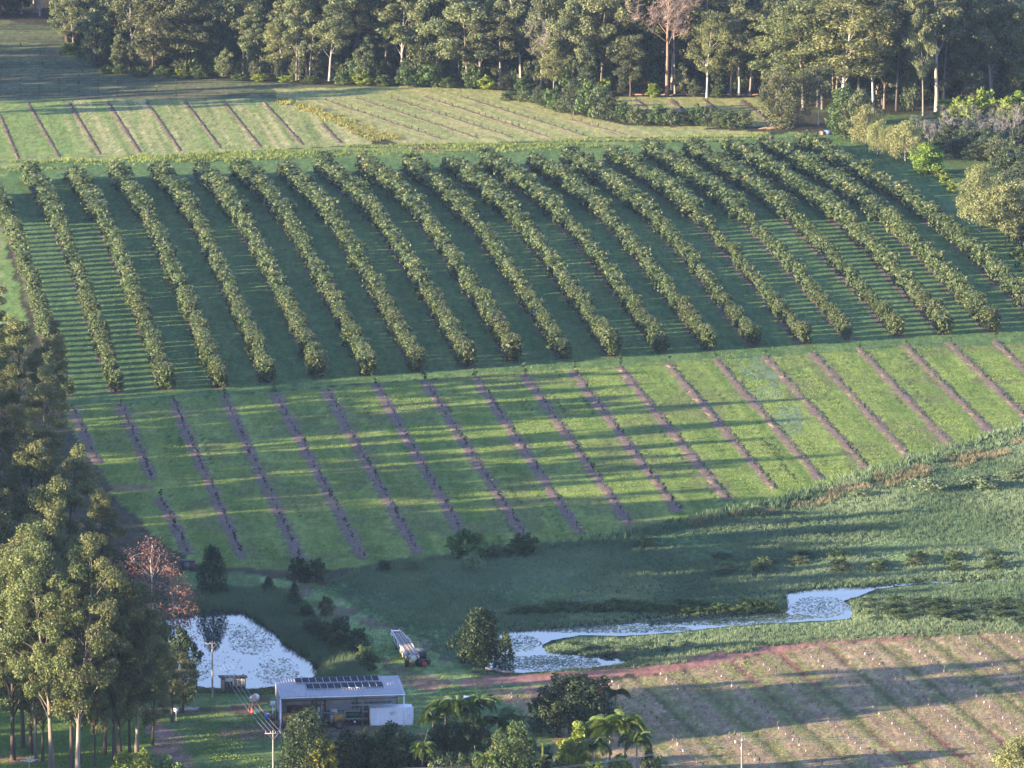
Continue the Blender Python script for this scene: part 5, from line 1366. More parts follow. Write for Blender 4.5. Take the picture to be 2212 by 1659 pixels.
# --- machinery shed
sp = G(606.5, 1579.0); YAW = math.radians(9.5)
SL, SD, SE, SR = 17.3, 5.4, 4.75, 1.45
shed = thing('machinery_shed', 'long open-fronted grey steel machinery shed with solar panels on its skillion roof', 'shed', sp, YAW)
def roofpt(x, t, h):
    return (x - .15, -0.45 + (SD + .7) * t, SE + .02 + SR * t + h)
part('roof', corrugated(roofpt, SL + .3, .38, .08), M['zinc'], shed)
part('gutter', MB().box((-.15, -.58, SE - .14), (SL + .15, -.46, SE + .02)), M['white'], shed)
part('back_wall', corrugated(lambda x, t, h: (x, SD - h, .05 + (SE + SR - .25) * t), SL, .22, .04), M['wallsheet'], shed)
part('side_wall', corrugated(lambda x, t, h: (h, SD * .02 + x * .98, 2.2 + (SE - 2.25 + SR * x / SD * .9) * t), SD, .22, .04), M['wallsheet'], shed, label='corrugated left gable sheeting above an open lower half')
for k, x in enumerate((0.0, 5.75, 11.5, SL)):
    part('post', MB().box(*ibox(.16, .16, SE - .03, x, -.1)), M['white'] if k in (0, 3) else M['steel'], shed)
    part('rear_post', MB().box(*ibox(.16, .14, SE + SR - .2, min(max(x, .12), SL - .12), SD - .18)), M['steel'], shed)
    part('rafter', MB().add([(x - .07, -.3, SE - .2), (x + .07, -.3, SE - .2), (x + .07, SD - .1, SE + SR - .2), (x - .07, SD - .1, SE + SR - .2), (x - .07, -.3, SE - .03), (x + .07, -.3, SE - .03), (x + .07, SD - .1, SE + SR - .05), (x - .07, SD - .1, SE + SR - .05)], [(0, 3, 2, 1), (4, 5, 6, 7), (0, 1, 5, 4), (1, 2, 6, 5), (2, 3, 7, 6), (3, 0, 4, 7)]), M['steel'], shed)
for z in (1.5, 3.1, 4.7):
    part('girt', MB().box((.1, SD - .12, z), (SL - .1, SD - .05, z + .12)), M['steel'], shed)
part('downpipe', MB().tube([(-.12, -.35, SE - .1), (-.12, -.35, .6), (-.2, -.5, .15), (-.6, -.9, .05)], .06, 8), M['white'], shed)
part('slab', MB().box((-.3, -.9, -.05), (SL + .3, SD, .06)), M['soil'], shed)
pan = MB().box((-.475, -.86, 0), (.475, .86, .04), 1)
for i in range(6):
    for j in range(10):
        pan.box((-.455 + i * .1525, -.84 + j * .168, .041), (-.455 + i * .1525 + .145, -.84 + j * .168 + .162, .046), 0)
PANEL = pan.mesh('solar_panel', [M['pvgrid'], M['alu']])
tilt = math.atan2(SR, SD + .7)
for row, (x0, n, t) in enumerate(((3.15, 12, .845), (4.45, 11, .50))):
    for k in range(n):
        x = x0 + k * .985
        o = obj('solar_panel', PANEL, shed, (x, -.45 + (SD + .7) * t, SE + .02 + SR * t + .14))
        o.rotation_euler = (tilt, 0, 0)
    part('panel_rail', MB().box((x0 - .5, -.45 + (SD + .7) * t - .04, SE + SR * t + .075), (x0 + (n - 1) * .985 + .5, -.45 + (SD + .7) * t + .04, SE + SR * t + .125)), M['alu'], shed)
def shedpt(x, y, z=0.06):
    c_, s_ = math.cos(YAW), math.sin(YAW)
    return (sp.x + x * c_ - y * s_, sp.y + x * s_ + y * c_, sp.z + z)
# things inside the shed
fr = thing('fridge', 'white upright cabinet standing against the shed back wall', 'fridge', shedpt(8.1, 4.6), YAW)
part('cabinet', MB().box(*ibox(.95, .65, 1.85)), M['white'], fr); part('door', MB().box((-.46, -.36, .08), (.46, -.33, 1.8)), M['white'], fr); part('handle', MB().box((.34, -.40, .8), (.38, -.36, 1.3)), M['steel'], fr)
rk = thing('storage_rack', 'rust-red steel rack with a white drum hung in it at the back of shed', 'rack', shedpt(6.0, 4.7), YAW)
for x in (-.9, .9):
    part('upright', MB().box(*ibox(.22, .3, 3.2, x)), M['rusty'], rk)
for z in (1.4, 2.4, 3.1):
    part('beam', MB().box((-.79, -.14, z), (.79, .14, z + .18)), M['rusty'], rk)
part('drum', MB().cyl((0, 0, 1.6), (0, 0, 2.2), .2, 10), M['white'], rk)
cb = thing('timber_cupboard', 'long brown timber cupboard against the shed back wall', 'cupboard', shedpt(3.4, 4.7), YAW)
part('carcass', MB().box(*ibox(3.6, .7, 2.5)), M['dboard'], cb)
for k in range(3): part('door', MB().box((-1.75 + k * 1.2, -.40, .1), (-.65 + k * 1.2, -.36, 2.4)), M['rusty'], cb)
part('shelf', MB().box((-1.85, -.42, 2.505), (1.85, .3, 2.56)), M['board'], cb)
wt = thing('grey_drum', 'upright grey drum among dark gear at the left of shed', 'drum', shedpt(2.2, 2.8), YAW)
part('barrel', MB().tube([(0, 0, 0), (0, 0, 1.9), (0, 0, 2.2)], [.42, .42, .2], 12), M['alu'], wt)
bd = thing('leaning_sheet', 'pale sunlit sheet leaning inside the left end of the shed', 'panel', shedpt(.45, 2.6), YAW + 1.45)
part('sheet', MB().box((-1.2, -.03, 0), (1.2, .03, 2.5)), M['board'], bd)
pr = thing('pipe_rack', 'rack of long horizontal pipes at the right back of shed', 'rack', shedpt(13.4, 4.7), YAW)
for x in (-2.6, 0, 2.6): part('upright', MB().box(*ibox(.1, .5, 2.9, x)), M['steel'], pr)
for k in range(8): part('pipe', MB().cyl((-2.9, -.34, .5 + k * .32), (2.9, -.34, .5 + k * .32), .07, 8), M['steel'] if k % 3 else M['alu'], pr)

# --- white shipping container
ct_ = G(799.6, 1568.8); CY_ = math.radians(6.6)
cont = thing('shipping_container', 'white corrugated shipping container with small blue lettering beside the shed', 'container', ct_, CY_)
CL, CD, CH = 6.06, 2.44, 2.59
part('side_panel', corrugated(lambda x, t, h: (.1 + x, .045 - h, .16 + (CH - .28) * t), CL - .2, .39, .06), M['white'], cont)
part('rear_panel', corrugated(lambda x, t, h: (.1 + x, CD - .045 + h, .16 + (CH - .28) * t), CL - .2, .279, .04), M['white'], cont)
part('roof_panel', corrugated(lambda x, t, h: (.1 + x, .06 + (CD - .12) * t, CH - .06 + h), CL - .2, .209, .03), M['white'], cont)
part('end_panel', corrugated(lambda x, t, h: (CL - .045 + h, .1 + x, .16 + (CH - .28) * t), CD - .2, .279, .04), M['white'], cont)
for x in (0, CL - .12):
    for y in (0, CD - .12): part('corner_post', MB().box((x, y, 0), (x + .12, y + .12, CH)), M['white'], cont)
for y in (.01, CD - .11):
    for z in (.02, CH - .12): part('side_rail', MB().box((.125, y, z), (CL - .125, y + .10, z + .10)), M['white'], cont)
for k in range(2):
    d = part('door', MB().box((-.045, .13 + k * 1.10, .14), (.02, 1.20 + k * 1.10, CH - .13)), M['cream'], cont)
    for j in range(2): part('lock_rod', MB().cyl((-.08, .4 + k * 1.1 + j * .5, .15), (-.08, .4 + k * 1.1 + j * .5, CH - .15), .025, 6), M['rusty'], d)
part('floor_frame', MB().box((.13, .12, .04), (CL - .13, CD - .12, .13)), M['steel'], cont)
lt = MB(); rl = random.Random(4)
for row, (xa, xb, z) in enumerate(((2.55, 3.75, 1.86), (2.85, 3.45, 1.70), (2.75, 3.60, 1.55))):
    x = xa
    while x < xb:
        w = rl.uniform(.05, .085)
        if rl.random() > .12:
            lt.box((x, -.016, z), (x + .02, -.006, z + .10)); lt.box((x + .021, -.016, z + (0.0 if rl.random() < .5 else .08)), (x + w, -.006, z + .02 + (0.0 if rl.random() < .5 else .08)))
        x += w + .025
part('lettering', lt, M['ink'], cont); part('vent', MB().box((CL - .62, -.02, 1.35), (CL - .50, .0, 1.47)), M['steel'], cont)

# --- yellow grader
gp = G(612, 1577); gr = thing('road_grader', 'old yellow road grader with big front wheels parked half hidden behind the cone tree', 'grader', gp, YAW)
part('engine_cover', MB().box((0, -.75, .9), (2.6, .75, 2.15)).box((.1, -.7, 2.16), (2.5, .7, 2.35)), M['yellow'], gr)
for k in range(4): part('grille_slat', MB().box((.3 + k * .55, -.79, 1.1), (.65 + k * .55, -.755, 1.9)), M['black'], gr)
part('cab', MB().box((2.75, -.7, 1.0), (3.9, .7, 2.2)).box((2.75, -.72, 3.0), (3.9, .72, 3.15)), M['yellow'], gr)
part('cab_glass', MB().box((2.78, -.66, 2.2), (3.87, .66, 3.0)), M['glass'], gr)
part('main_beam', MB().tube([(3.9, 0, 1.9), (5.4, 0, 2.25), (7.2, 0, 2.1), (8.0, 0, 1.5)], [.20, .20, .2, .25], 4), M['steel'], gr)
part('front_head', MB().box((7.1, -.5, 1.0), (8.4, .5, 2.05)).box((7.5, -.9, .7), (7.9, .9, .95)), M['yellow'], gr)
part('blade', MB().add([(4.6, -1.5, .15), (5.6, 1.5, .15), (5.5, 1.5, .8), (4.5, -1.5, .8), (4.68, -1.5, .15), (5.68, 1.5, .15), (5.58, 1.5, .8), (4.58, -1.5, .8)], [(0, 1, 2, 3), (7, 6, 5, 4), (3, 2, 6, 7), (1, 0, 4, 5)]), M['rusty'], gr)
part('turntable', MB().tube([(5.1, 0, .85), (5.1, 0, 1.0)], .75, 16), M['yellow'], gr)
part('hydraulic_arm', MB().tube([(5.0, -.4, 2.2), (5.1, -.6, .9)], .07, 6), M['alu'], gr); part('hydraulic_arm', MB().tube([(5.0, .4, 2.2), (5.1, .6, .9)], .07, 6), M['alu'], gr)
part('exhaust', MB().cyl((1.6, .2, 2.35), (1.6, .2, 3.1), .06, 8), M['rusty'], gr)
part('ripper', MB().box((-1.3, -.9, .5), (-.1, .9, 1.15)).box((-1.2, -.8, .05), (-1.05, -.65, .5)).box((-1.2, .65, .05), (-1.05, .8, .5)), M['rusty'], gr)
for x in (.5, 2.0):
    for y in (-.95, .95): wheel(gr, x, y, .62, .4, 'yellow')
for y in (-1.0, 1.0): wheel(gr, 7.75, y, .66, .36, 'rusty')

# --- sprayer trailer
tp = G(747, 1563); tr = thing('sprayer_trailer', 'small green spray tank trailer with cream rim wheel under the shed roof', 'trailer', tp, YAW)
part('tank', MB().tube([(0, 0, 1.25), (.1, 0, 1.25), (2.1, 0, 1.25), (2.3, 0, 1.25)], [.3, .5, .5, .3], 14), M['green_p'], tr)
part('frame', MB().box((-.2, -.55, .62), (2.5, .55, .74)).box((-1.1, -.06, .62), (-.21, .06, .72)), M['cream'], tr)
part('boom', MB().cyl((-.2, -.5, 1.85), (2.0, -.5, 1.8), .07, 8).cyl((-.2, -.5, .74), (-.2, -.5, 1.85), .06, 6), M['cream'], tr)
part('pump', MB().box((2.05, -.3, .745), (2.45, .3, 1.2)), M['steel'], tr)
for k in range(4): part('nozzle', MB().cyl((.9 + k * .35, .2, 1.72), (.9 + k * .35, .2, 2.1), .05, 6), M['alu'], tr)
for y in (-.62, .62): wheel(tr, 1.15, y, .34, .22, 'white')

# --- tank on legs, hut, barrel and clutter
kp = G(549.5, 1538); tk = thing('elevated_tank', 'rust-streaked white fuel tank lying on a tall four-legged stand', 'tank', kp, 1.25)
part('tank', MB().tube([(-.82, 0, 1.98), (-.72, 0, 1.98), (.72, 0, 1.98), (.82, 0, 1.98)], [.3, .53, .53, .3], 16), [solid_mat('streaked_white', (0.46, 0.45, 0.44), 0.5, scale=1.3, col2=(0.34, 0.24, 0.19))], tk)
for x in (-.6, .6):
    for y in (-.5, .5): part('leg', MB().tube([(x, y * .9, 1.6), (x * 1.2, y * 1.35, 0)], .05, 6), M['rusty'], tk)
for y in (-.5, .5): part('brace', MB().tube([(-.62, y * 1.05, 1.2), (.62, y * 1.05, 1.2)], .035, 5), M['rusty'], tk)
for y in (-.3, .3): part('cradle', MB().box((-.75, y - .04, 1.38), (.75, y + .04, 1.47)), M['rusty'], tk)
part('outlet_pipe', MB().tube([(.9, 0, 1.5), (.95, 0, 1.3), (.95, 0, .5)], .03, 6), M['steel'], tk)
cr = thing('teal_crate', 'teal plastic crate under the elevated tank', 'crate', G(554.5, 1541.5), .1)
part('base', MB().box(*ibox(.75, .5, .05)), M['teal_p'], cr)
for lo_, hi_ in (((-.375, -.25, .05), (-.335, .25, .5)), ((.335, -.25, .05), (.375, .25, .5)), ((-.33, -.25, .05), (.33, -.21, .5)), ((-.33, .21, .05), (.33, .25, .5))): part('side', MB().box(lo_, hi_), M['teal_p'], cr)
jr = thing('red_drum', 'small red drum under the elevated tank, left of the teal crate', 'drum', G(545.5, 1539.5))
part('body', MB().tube([(0, 0, 0), (0, 0, .55), (0, 0, .62)], [.26, .26, .12], 12), M['red_p'], jr); part('cap', MB().cyl((.1, 0, .58), (.1, 0, .68), .05, 8), M['black'], jr)
bb = thing('blue_barrel', 'bright blue plastic barrel at the left end of the shed', 'barrel', G(578.6, 1557))
part('body', MB().tube([(0, 0, 0), (0, 0, .1), (0, 0, .85), (0, 0, .95)], [.25, .29, .29, .24], 14), M['blue_p'], bb); part('lid', MB().cyl((0, 0, .951), (0, 0, .99), .22, 12), M['white'], bb)
b2 = thing('grey_barrel', 'dull blue-grey barrel behind the bright blue one', 'barrel', G(575.2, 1552))
part('body', MB().tube([(0, 0, 0), (0, 0, .1), (0, 0, .8), (0, 0, .9)], [.25, .29, .29, .24], 14), M['blueroof'], b2); part('lid', MB().cyl((0, 0, .901), (0, 0, .94), .22, 12), M['steel'], b2)
sc = thing('scrap_heap', 'dark heap of scrap iron and poles against the left end of shed', 'scrap heap', G(592, 1558), YAW)
rl = random.Random(8)
for k in range(14):
    a = rl.uniform(0, 6.28); q = rl.uniform(.3, 1.0)
    part('bar', MB().tube([(rl.uniform(-.9, .9), rl.uniform(-.6, .6), .03), (q * math.cos(a), q * math.sin(a), rl.uniform(.5, 1.6))], .05, 5), [M['rusty'], M['steel'], M['black']][k % 3], sc)
for k in range(4):
    part('plate', MB().box((-.35, -.04, -.3), (.35, .04, .3), rot=rl.uniform(0, 3), at=(rl.uniform(-.7, .7), rl.uniform(-.4, .4), .33)), [M['rusty'], M['black']][k % 2], sc)
lp = thing('leaning_pole', 'grey pole leaning on the left end of the shed', 'pole', G(583.5, 1549), 0)
part('shaft', MB().tube([(0, 0, 0), (.75, .3, 2.1)], .06, 6), M['pole'], lp); part('tip', MB().tube([(.752, .301, 2.105), (.79, .315, 2.2)], .075, 6), M['steel'], lp)
ob_ = thing('orange_motor', 'small sunlit orange and white motor unit by the shed downpipe', 'motor', G(601, 1560), .2)
part('base', MB().box(*ibox(.9, .6, .12)), M['board'], ob_); part('casing', MB().box((-.2, -.2, .121), (.35, .2, .55)), M['red_p'], ob_); part('tank', MB().cyl((-.05, 0, .56), (.3, 0, .56), .14, 8), M['cream'], ob_)
bx_ = thing('meter_box', 'pale meter box on a post at the left end of the shed', 'box', G(589.5, 1558), YAW)
part('post', MB().box(*ibox(.12, .12, 2.2)), M['white'], bx_); part('cabinet', MB().box((-.3, -.2, 2.21), (.3, .2, 2.8)), M['white'], bx_)

hp = G(478, 1495.5); HY = math.radians(5)
hut = thing('pond_hut', 'small weathered timber hut with flat roof on the near bank of the pond', 'hut', hp, HY)
part('roof', MB().add([(-.35, -.45, 2.18), (3.75, -.45, 2.12), (3.75, 1.9, 2.02), (-.35, 1.9, 2.08), (-.35, -.45, 2.26), (3.75, -.45, 2.20), (3.75, 1.9, 2.10), (-.35, 1.9, 2.16)], [(0, 3, 2, 1), (4, 5, 6, 7), (0, 1, 5, 4), (1, 2, 6, 5), (2, 3, 7, 6), (3, 0, 4, 7)]), M['dboard'], hut)
for k in range(3): part('board', MB().box((.0 + k * .165, 0, .05), (.155 + k * .165, .04, 2.1)), M['board'], hut)
for k in range(9): part('board', MB().box((1.62 + k * .205, .0, .85), (1.62 + k * .205 + .19, .035 + .01 * (k % 2), 2.08)), M['board'] if k % 3 else M['cream'], hut)
part('white_board', MB().box((.52, .0, 1.55), (1.60, .04, 2.08)), M['white'], hut)
for k in range(8): part('side_board', MB().box((0, .06 + k * .2, .05), (.04, .06 + k * .2 + .19, 2.05)), M['board'], hut)
for k in range(8): part('rear_board', MB().box((.06 + k * .43, 1.55, .05), (.06 + k * .43 + .41, 1.59, 2.0)), M['dboard'], hut)
for x in (.55, 1.60, 3.0, 3.42): part('post', MB().box((x, .06, 0), (x + .09, .15, 2.1)), M['dboard'], hut)
part('bench', MB().box((1.75, .2, .45), (2.95, 1.2, .75)).box((1.8, .25, 0), (2.9, 1.1, .44)), M['rusty'], hut)
bd_ = tag(obj('bird', None, None, (hp.x + 2.98, hp.y + .55, hp.z + 2.205), .3), 'small dark bird perched on the hut roof by the pond', 'bird')
mb = MB().tube([(-.30, 0, .10), (-.16, 0, .15), (0, 0, .20), (.13, 0, .25), (.19, 0, .33), (.25, 0, .34), (.33, 0, .32)], [.02, .05, .085, .075, .055, .05, .008], 8).tube([(.0, .03, .13), (.0, .03, 0)], .012, 4).tube([(.0, -.03, .13), (.0, -.03, 0)], .012, 4)
part('body', mb, M['black'], bd_)

# --- power poles and wires
def power_pole(name, u, vb, vt, lab, arm=2.4, ry=0.0, fac=1.0):
    g = G(u, vb); h = (vb - vt) / ppm(vb) / .985
    r = thing(name, lab, 'power pole', g, ry)
    part('shaft', MB().tube([(0, 0, -.05), (0, 0, h * .5), (0, 0, h)], [.14, .125, .10], 8), M['pole'], r)
    part('crossarm', MB().box((-arm / 2, -.17, h - .45), (arm / 2, -.125, h - .33)), M['pole'], r)
    part('brace', MB().tube([(-arm * .3, -.14, h - .46), (0, -.14, h - 1.2)], .03, 5).tube([(arm * .3, -.14, h - .46), (0, -.14, h - 1.2)], .03, 5), M['steel'], r)
    pts = []
    for k in range(4):
        x = -arm / 2 + .15 + k * (arm - .3) / 3
        part('insulator', MB().tube([(x, -.15, h - .325), (x, -.15, h - .22), (x, -.15, h - .12)], [.02, .04, .025], 7), M['alu'], r)
        pts.append(Vector((g.x + x * math.cos(ry) + .15 * math.sin(ry), g.y + x * math.sin(ry) - .15 * math.cos(ry), g.z + h - .11)))
    return r, pts
_, p1 = power_pole('power_pole', 459, 1506, 1384, 'grey power pole with crossarm standing in front of the pond', 2.1)
_, p2 = power_pole('power_pole', 590.5, 1722, 1577, 'power pole in front of the shed corner, cut by the bottom edge', 2.2)
_, p3 = power_pole('power_pole', 1602, 1722, 1594, 'lone power pole in the red-soil field at the bottom edge', 1.6, 1.2)
_, p4 = power_pole('power_pole', 900, 1826, 1690, 'power pole below the bottom edge carrying the garden wires', 1.6, 1.2)
_, p5 = power_pole('power_pole', 2420, 1704, 1574, 'power pole beyond the right edge of the red-soil field', 1.6, 1.2)
def span(a, b_, sag, r, mat, lab):
    n = 24; t = np.linspace(0, 1, n)[:, None]
    pts = np.array(a)[None] * (1 - t) + np.array(b_)[None] * t
    pts[:, 2] -= (4 * sag * t * (1 - t))[:, 0]
    tag(obj('wire', MB().tube(pts, r, 4, cap=False).mesh('wire', mat)), lab, 'wire', 'overhead wires')
for k in range(4): span(p1[k], p2[k], .9, .018, M['wire'], '%s of four pale wires from the pond pole to the shed corner pole' % ('leftmost', 'second', 'third', 'rightmost')[k])
for k in (0, 3): span(p4[k], p3[k], .5, .018, M['wire'], '%s pale wire sagging over the garden to the lone pole' % ('lower' if k == 0 else 'upper'))
for k in (0, 3): span(p3[k], p5[k], .5, .010, M['wire'], '%s faint pale wire running right from the lone pole' % ('lower' if k == 0 else 'upper'))
dn = Vector((0, 0, -2.2))
span(p3[1] + dn, p5[1] + dn, .5, .022, M['dwire'], 'dark cable running right from the lone pole, below the wires')
span(p4[1] + dn, p3[1] + dn, .4, .022, M['dwire'], 'dark cable running left from the lone pole, below the wires')

# --- pipe trailer and implement on the grass track
a_, b_ = G(893, 1440), G(850, 1376)
dv = b_ - a_; ang = math.atan2(dv.y, dv.x); LL = min(dv.length, 22.5)
print('trailer length', dv.length)
it = thing('pipe_trailer', 'long trailer stacked with grey irrigation pipes and a white tank at its near end', 'trailer', a_, ang)
for k in range(14):
    y = -.75 + (k % 7) * .25; z = 1.25 + (k // 7) * .24
    part('pipe', MB().cyl((1.6 + (k * 37 % 5) * .15, y, z), (LL - 3.0 - (k * 53 % 7) * .2, y * .8, z + .1), .10, 7), [M['timber'], M['board'], M['steel'], M['timber'], M['log']][k % 5], it)
for s in (-1, 1):
    part('side_rail', MB().tube([(.6, s * .95, 1.25), (LL * .55, s * .95, 1.75), (LL - .3, s * .55, 1.5)], .07, 6), M['cream'], it)
    part('chassis_rail', MB().box((.2, s * .7 - .06, .82), (LL - 2.5, s * .7 + .06, .99)), M['rusty'], it)
    part('side_sheet', MB().add([(4.0, s * 1.0, .55), (LL - 7, s * .9, .65), (LL - 7, s * .88, 1.15), (4.0, s * .98, 1.15), (4.0, s * 1.03, .55), (LL - 7, s * .93, .65), (LL - 7, s * .91, 1.15), (4.0, s * 1.01, 1.15)], [(0, 1, 2, 3), (7, 6, 5, 4), (3, 2, 6, 7), (0, 4, 5, 1)]), M['board'], it)
    for k in range(4):
        part('strut', MB().tube([(1.5 + k * LL / 5.0, s * .95, .95), (3.0 + k * LL / 5.0, s * .95, 1.55)], .045, 5), M['white'], it)
part('tank', MB().tube([(-.6, 0, 1.25), (-.5, 0, 1.25), (.65, 0, 1.3), (.8, 0, 1.3)], [.25, .42, .46, .25], 14), M['cream'], it)
for k in range(4): part('tank_hoop', MB().tube([(-.35 + k * .33, math.sin(t) * .50, 1.26 + k * .015 + math.cos(t) * .50) for t in np.linspace(-2.0, 2.0, 12)], .035, 5), M['blueroof'], it)
part('red_box', MB().box((LL - 2.3, -.55, 1.05), (LL - 1.5, .5, 1.5)), M['red_p'], it)
part('head_frame', MB().box((LL - 1.4, -.6, 1.0), (LL - .1, .6, 1.35)).box((LL - 2.4, -.65, .6), (LL - .1, .65, .98)), M['alu'], it)
part('drawbar', MB().tube([(LL - .1, 0, .8), (LL + 1.2, 0, .5)], .07, 6).tube([(LL + 1.1, 0, 0), (LL + 1.1, 0, .6)], .05, 6), M['white'], it)
for y in (-1.05, -.75, .75, 1.05): wheel(it, .2, y, .52, .26, 'rusty')
for y in (-.8, .8): wheel(it, LL * .62, y, .45, .24, 'rusty')
im = thing('field_implement', 'dark folded farm implement with disc rows parked beside the pipe trailer', 'implement', G(915, 1438), ang)
part('frame', MB().box((0, -.8, .7), (6.5, -.65, .85)).box((0, .65, .7), (6.5, .8, .85)).box((.3, -.64, .7), (.45, .64, .85)).box((3.2, -.64, .7), (3.35, .64, .85)).box((6.0, -.64, .7), (6.15, .64, .85)), M['steel'], im)
for k in range(9): part('disc', MB().tube([(.4 + k * .65, -.9, .42), (.4 + k * .65 + .05, -.82, .42)], .42, 12), M['black'], im)
for k in range(9): part('disc', MB().tube([(.4 + k * .65, .82, .42), (.4 + k * .65 + .05, .9, .42)], .42, 12), M['black'], im)
part('reel', MB().tube([(1.2, -.5, 1.35), (1.2, .5, 1.35)], .55, 14), M['black'], im)
part('hopper', MB().box((3.6, -.5, .86), (5.4, .5, 1.6)), M['steel'], im)
part('mast', MB().tube([(5.6, 0, .86), (5.7, 0, 2.6)], .06, 6).tube([(5.7, -1.8, 2.3), (5.7, 1.8, 2.4)], .05, 6), M['black'], im)
part('white_box', MB().box((5.8, .2, .87), (6.4, .75, 1.4)), M['white'], im)
part('red_weight', MB().box((-.9, -.35, .05), (-.2, .3, .6)), M['red_p'], im)
for y in (-.45, .45): wheel(im, .9, y, .5, .25, 'steel')

# --- white utility truck behind the palms
ut = thing('utility_truck', 'white utility truck partly hidden behind the palm cluster', 'truck', G(962, 1532), .14)
part('body', MB().box((0, -.88, .45), (5.1, .88, 1.05)).box((0, -.86, 1.051), (.06, .86, 1.4)).box((.07, -.86, 1.051), (2.3, -.82, 1.4)).box((.07, .82, 1.051), (2.3, .86, 1.4)), M['white'], ut)
cab = MB().add([(2.35, -.82, 1.05), (4.0, -.82, 1.05), (4.0, .82, 1.05), (2.35, .82, 1.05), (2.45, -.72, 1.75), (3.5, -.72, 1.75), (3.5, .72, 1.75), (2.45, .72, 1.75)], [(4, 5, 6, 7), (0, 1, 5, 4), (1, 2, 6, 5), (2, 3, 7, 6), (3, 0, 4, 7)])
part('cab', cab, M['white'], ut); part('windscreen', MB().add([(3.93, -.7, 1.12), (3.93, .7, 1.12), (3.57, .64, 1.7), (3.57, -.64, 1.7), (3.96, -.7, 1.12), (3.96, .7, 1.12), (3.60, .64, 1.7), (3.60, -.64, 1.7)], [(0, 1, 2, 3), (7, 6, 5, 4), (0, 4, 5, 1), (2, 6, 7, 3)]), M['glass'], ut)
part('side_window', MB().add([(2.6, -.81, 1.15), (3.75, -.81, 1.15), (3.4, -.76, 1.65), (2.65, -.76, 1.65)], [(0, 1, 2, 3)]), M['glass'], ut)
for x in (.95, 4.15):
    for y in (-.85, .85): wheel(ut, x, y, .36, .22, 'alu')

# --- house roof at the bottom edge, garden shed, clothes hoist, boxes
ho = thing('house', 'low house with brick-red roof and pale awning at the bottom edge', 'house', G(938, 1722), .12)
part('wall', MB().box((-4.6, -3.0, 0), (4.6, 3.0, 2.55)), M['brick'], ho)
rf = corrugated(lambda x, t, h: (-5.0 + x, -3.5 + 3.5 * t, 2.56 + 1.35 * t + h), 10.0, .3, .045); part('roof', rf, M['redroof'], ho)
part('roof', corrugated(lambda x, t, h: (-5.0 + x, 3.5 - 3.5 * t, 2.56 + 1.35 * t + h), 10.0, .3, .045), M['redroof'], ho)
part('ridge_cap', MB().box((-5.0, -.14, 3.95), (5.0, .14, 4.0)), M['redroof'], ho)
part('awning', corrugated(lambda x, t, h: (.4 + x, 3.7 + 2.6 * t, 2.72 + .12 * t + h), 4.6, .32, .06), M['white'], ho)
for x in (.6, 4.8): part('awning_post', MB().box(*ibox(.1, .1, 2.7, x, 6.1)), M['steel'], ho)
hf = part('solar_heater', MB().box((-2.6, -2.4, 3.15), (1.4, -2.36, 3.2)), M['alu'], ho)
ht = math.atan2(1.35, 3.5)
hb = MB().box((-2, -.75, 0), (2, .75, .06), 1).box((-1.93, -.68, .061), (1.93, .68, .07), 0)
o = part('heater_panel', hb, [M['pvgrid'], M['alu']], ho, (-.9, -1.6, 3.42)); o.rotation_euler = (ht, 0, 0)
for x in (-2.6, 2.2): part('window', MB().box((x - .7, -3.03, .9), (x + .7, -3.005, 2.1)), M['glass'], ho)
part('door', MB().box((-.45, -3.035, 0.02), (.45, -3.005, 2.05)), M['board'], ho)
gs = thing('garden_shed', 'small shed with blue-grey hipped roof at the bottom left edge', 'shed', G(75, 1705), .1)
part('wall', MB().box((-2.0, -1.6, 0), (2.0, 1.6, 2.1)), M['wallsheet'], gs)
part('roof', MB().add([(-2.3, -1.9, 2.11), (2.3, -1.9, 2.11), (2.3, 1.9, 2.11), (-2.3, 1.9, 2.11), (-.8, 0, 2.9), (.8, 0, 2.9)], [(0, 1, 5, 4), (2, 3, 4, 5)]).add([(-2.3, 1.9, 2.11), (-2.3, -1.9, 2.11), (-.8, 0, 2.9)], [(0, 1, 2)]).add([(2.3, -1.9, 2.11), (2.3, 1.9, 2.11), (.8, 0, 2.9)], [(0, 1, 2)]), M['blueroof'], gs)
part('door', MB().box((-.4, -1.63, .02), (.4, -1.605, 1.9)), M['white'], gs)
hs = thing('clothes_hoist', 'white rotary clothes hoist on the grass at the bottom left', 'clothes hoist', G(63, 1672), .3)
part('mast', MB().cyl((0, 0, 0), (0, 0, 1.75), .035, 8), M['alu'], hs)
for k in range(4):
    a = k * math.pi / 2
    part('arm', MB().tube([(0, 0, 1.7), (1.25 * math.cos(a), 1.25 * math.sin(a), 1.95)], .03, 5), M['alu'], hs)
    b2_ = a + math.pi / 2
    for r in (.5, .85, 1.22): part('line', MB().tube([(r * math.cos(a), r * math.sin(a), 1.7 + .2 * r), (r * math.cos(b2_), r * math.sin(b2_), 1.7 + .2 * r)], .022, 4), M['white'], hs)
nb = thing('box_on_post', 'little white box on a post beside the overhanging dark tree', 'post box', G(380.5, 1557), .2)
part('post', MB().cyl((0, 0, 0), (0, 0, 1.3), .05, 6), M['white'], nb); part('box', MB().box((-.28, -.2, 1.31), (.28, .2, 1.75)), M['white'], nb); part('lid', MB().box((-.33, -.25, 1.751), (.33, .25, 1.80)), M['alu'], nb)
pb = thing('pump_shed', 'dark little pump shed below the last brown strip near the pond', 'shed', G(404, 1230), .05)
part('wall', MB().box((-1.2, -.6, 0), (1.2, .6, 1.35)), M['dboard'], pb); part('roof', MB().box((-1.35, -.75, 1.36), (1.35, .75, 1.44)), M['dboard'], pb); part('door', MB().box((-.4, -.63, .03), (.3, -.605, 1.2)), M['steel'], pb)
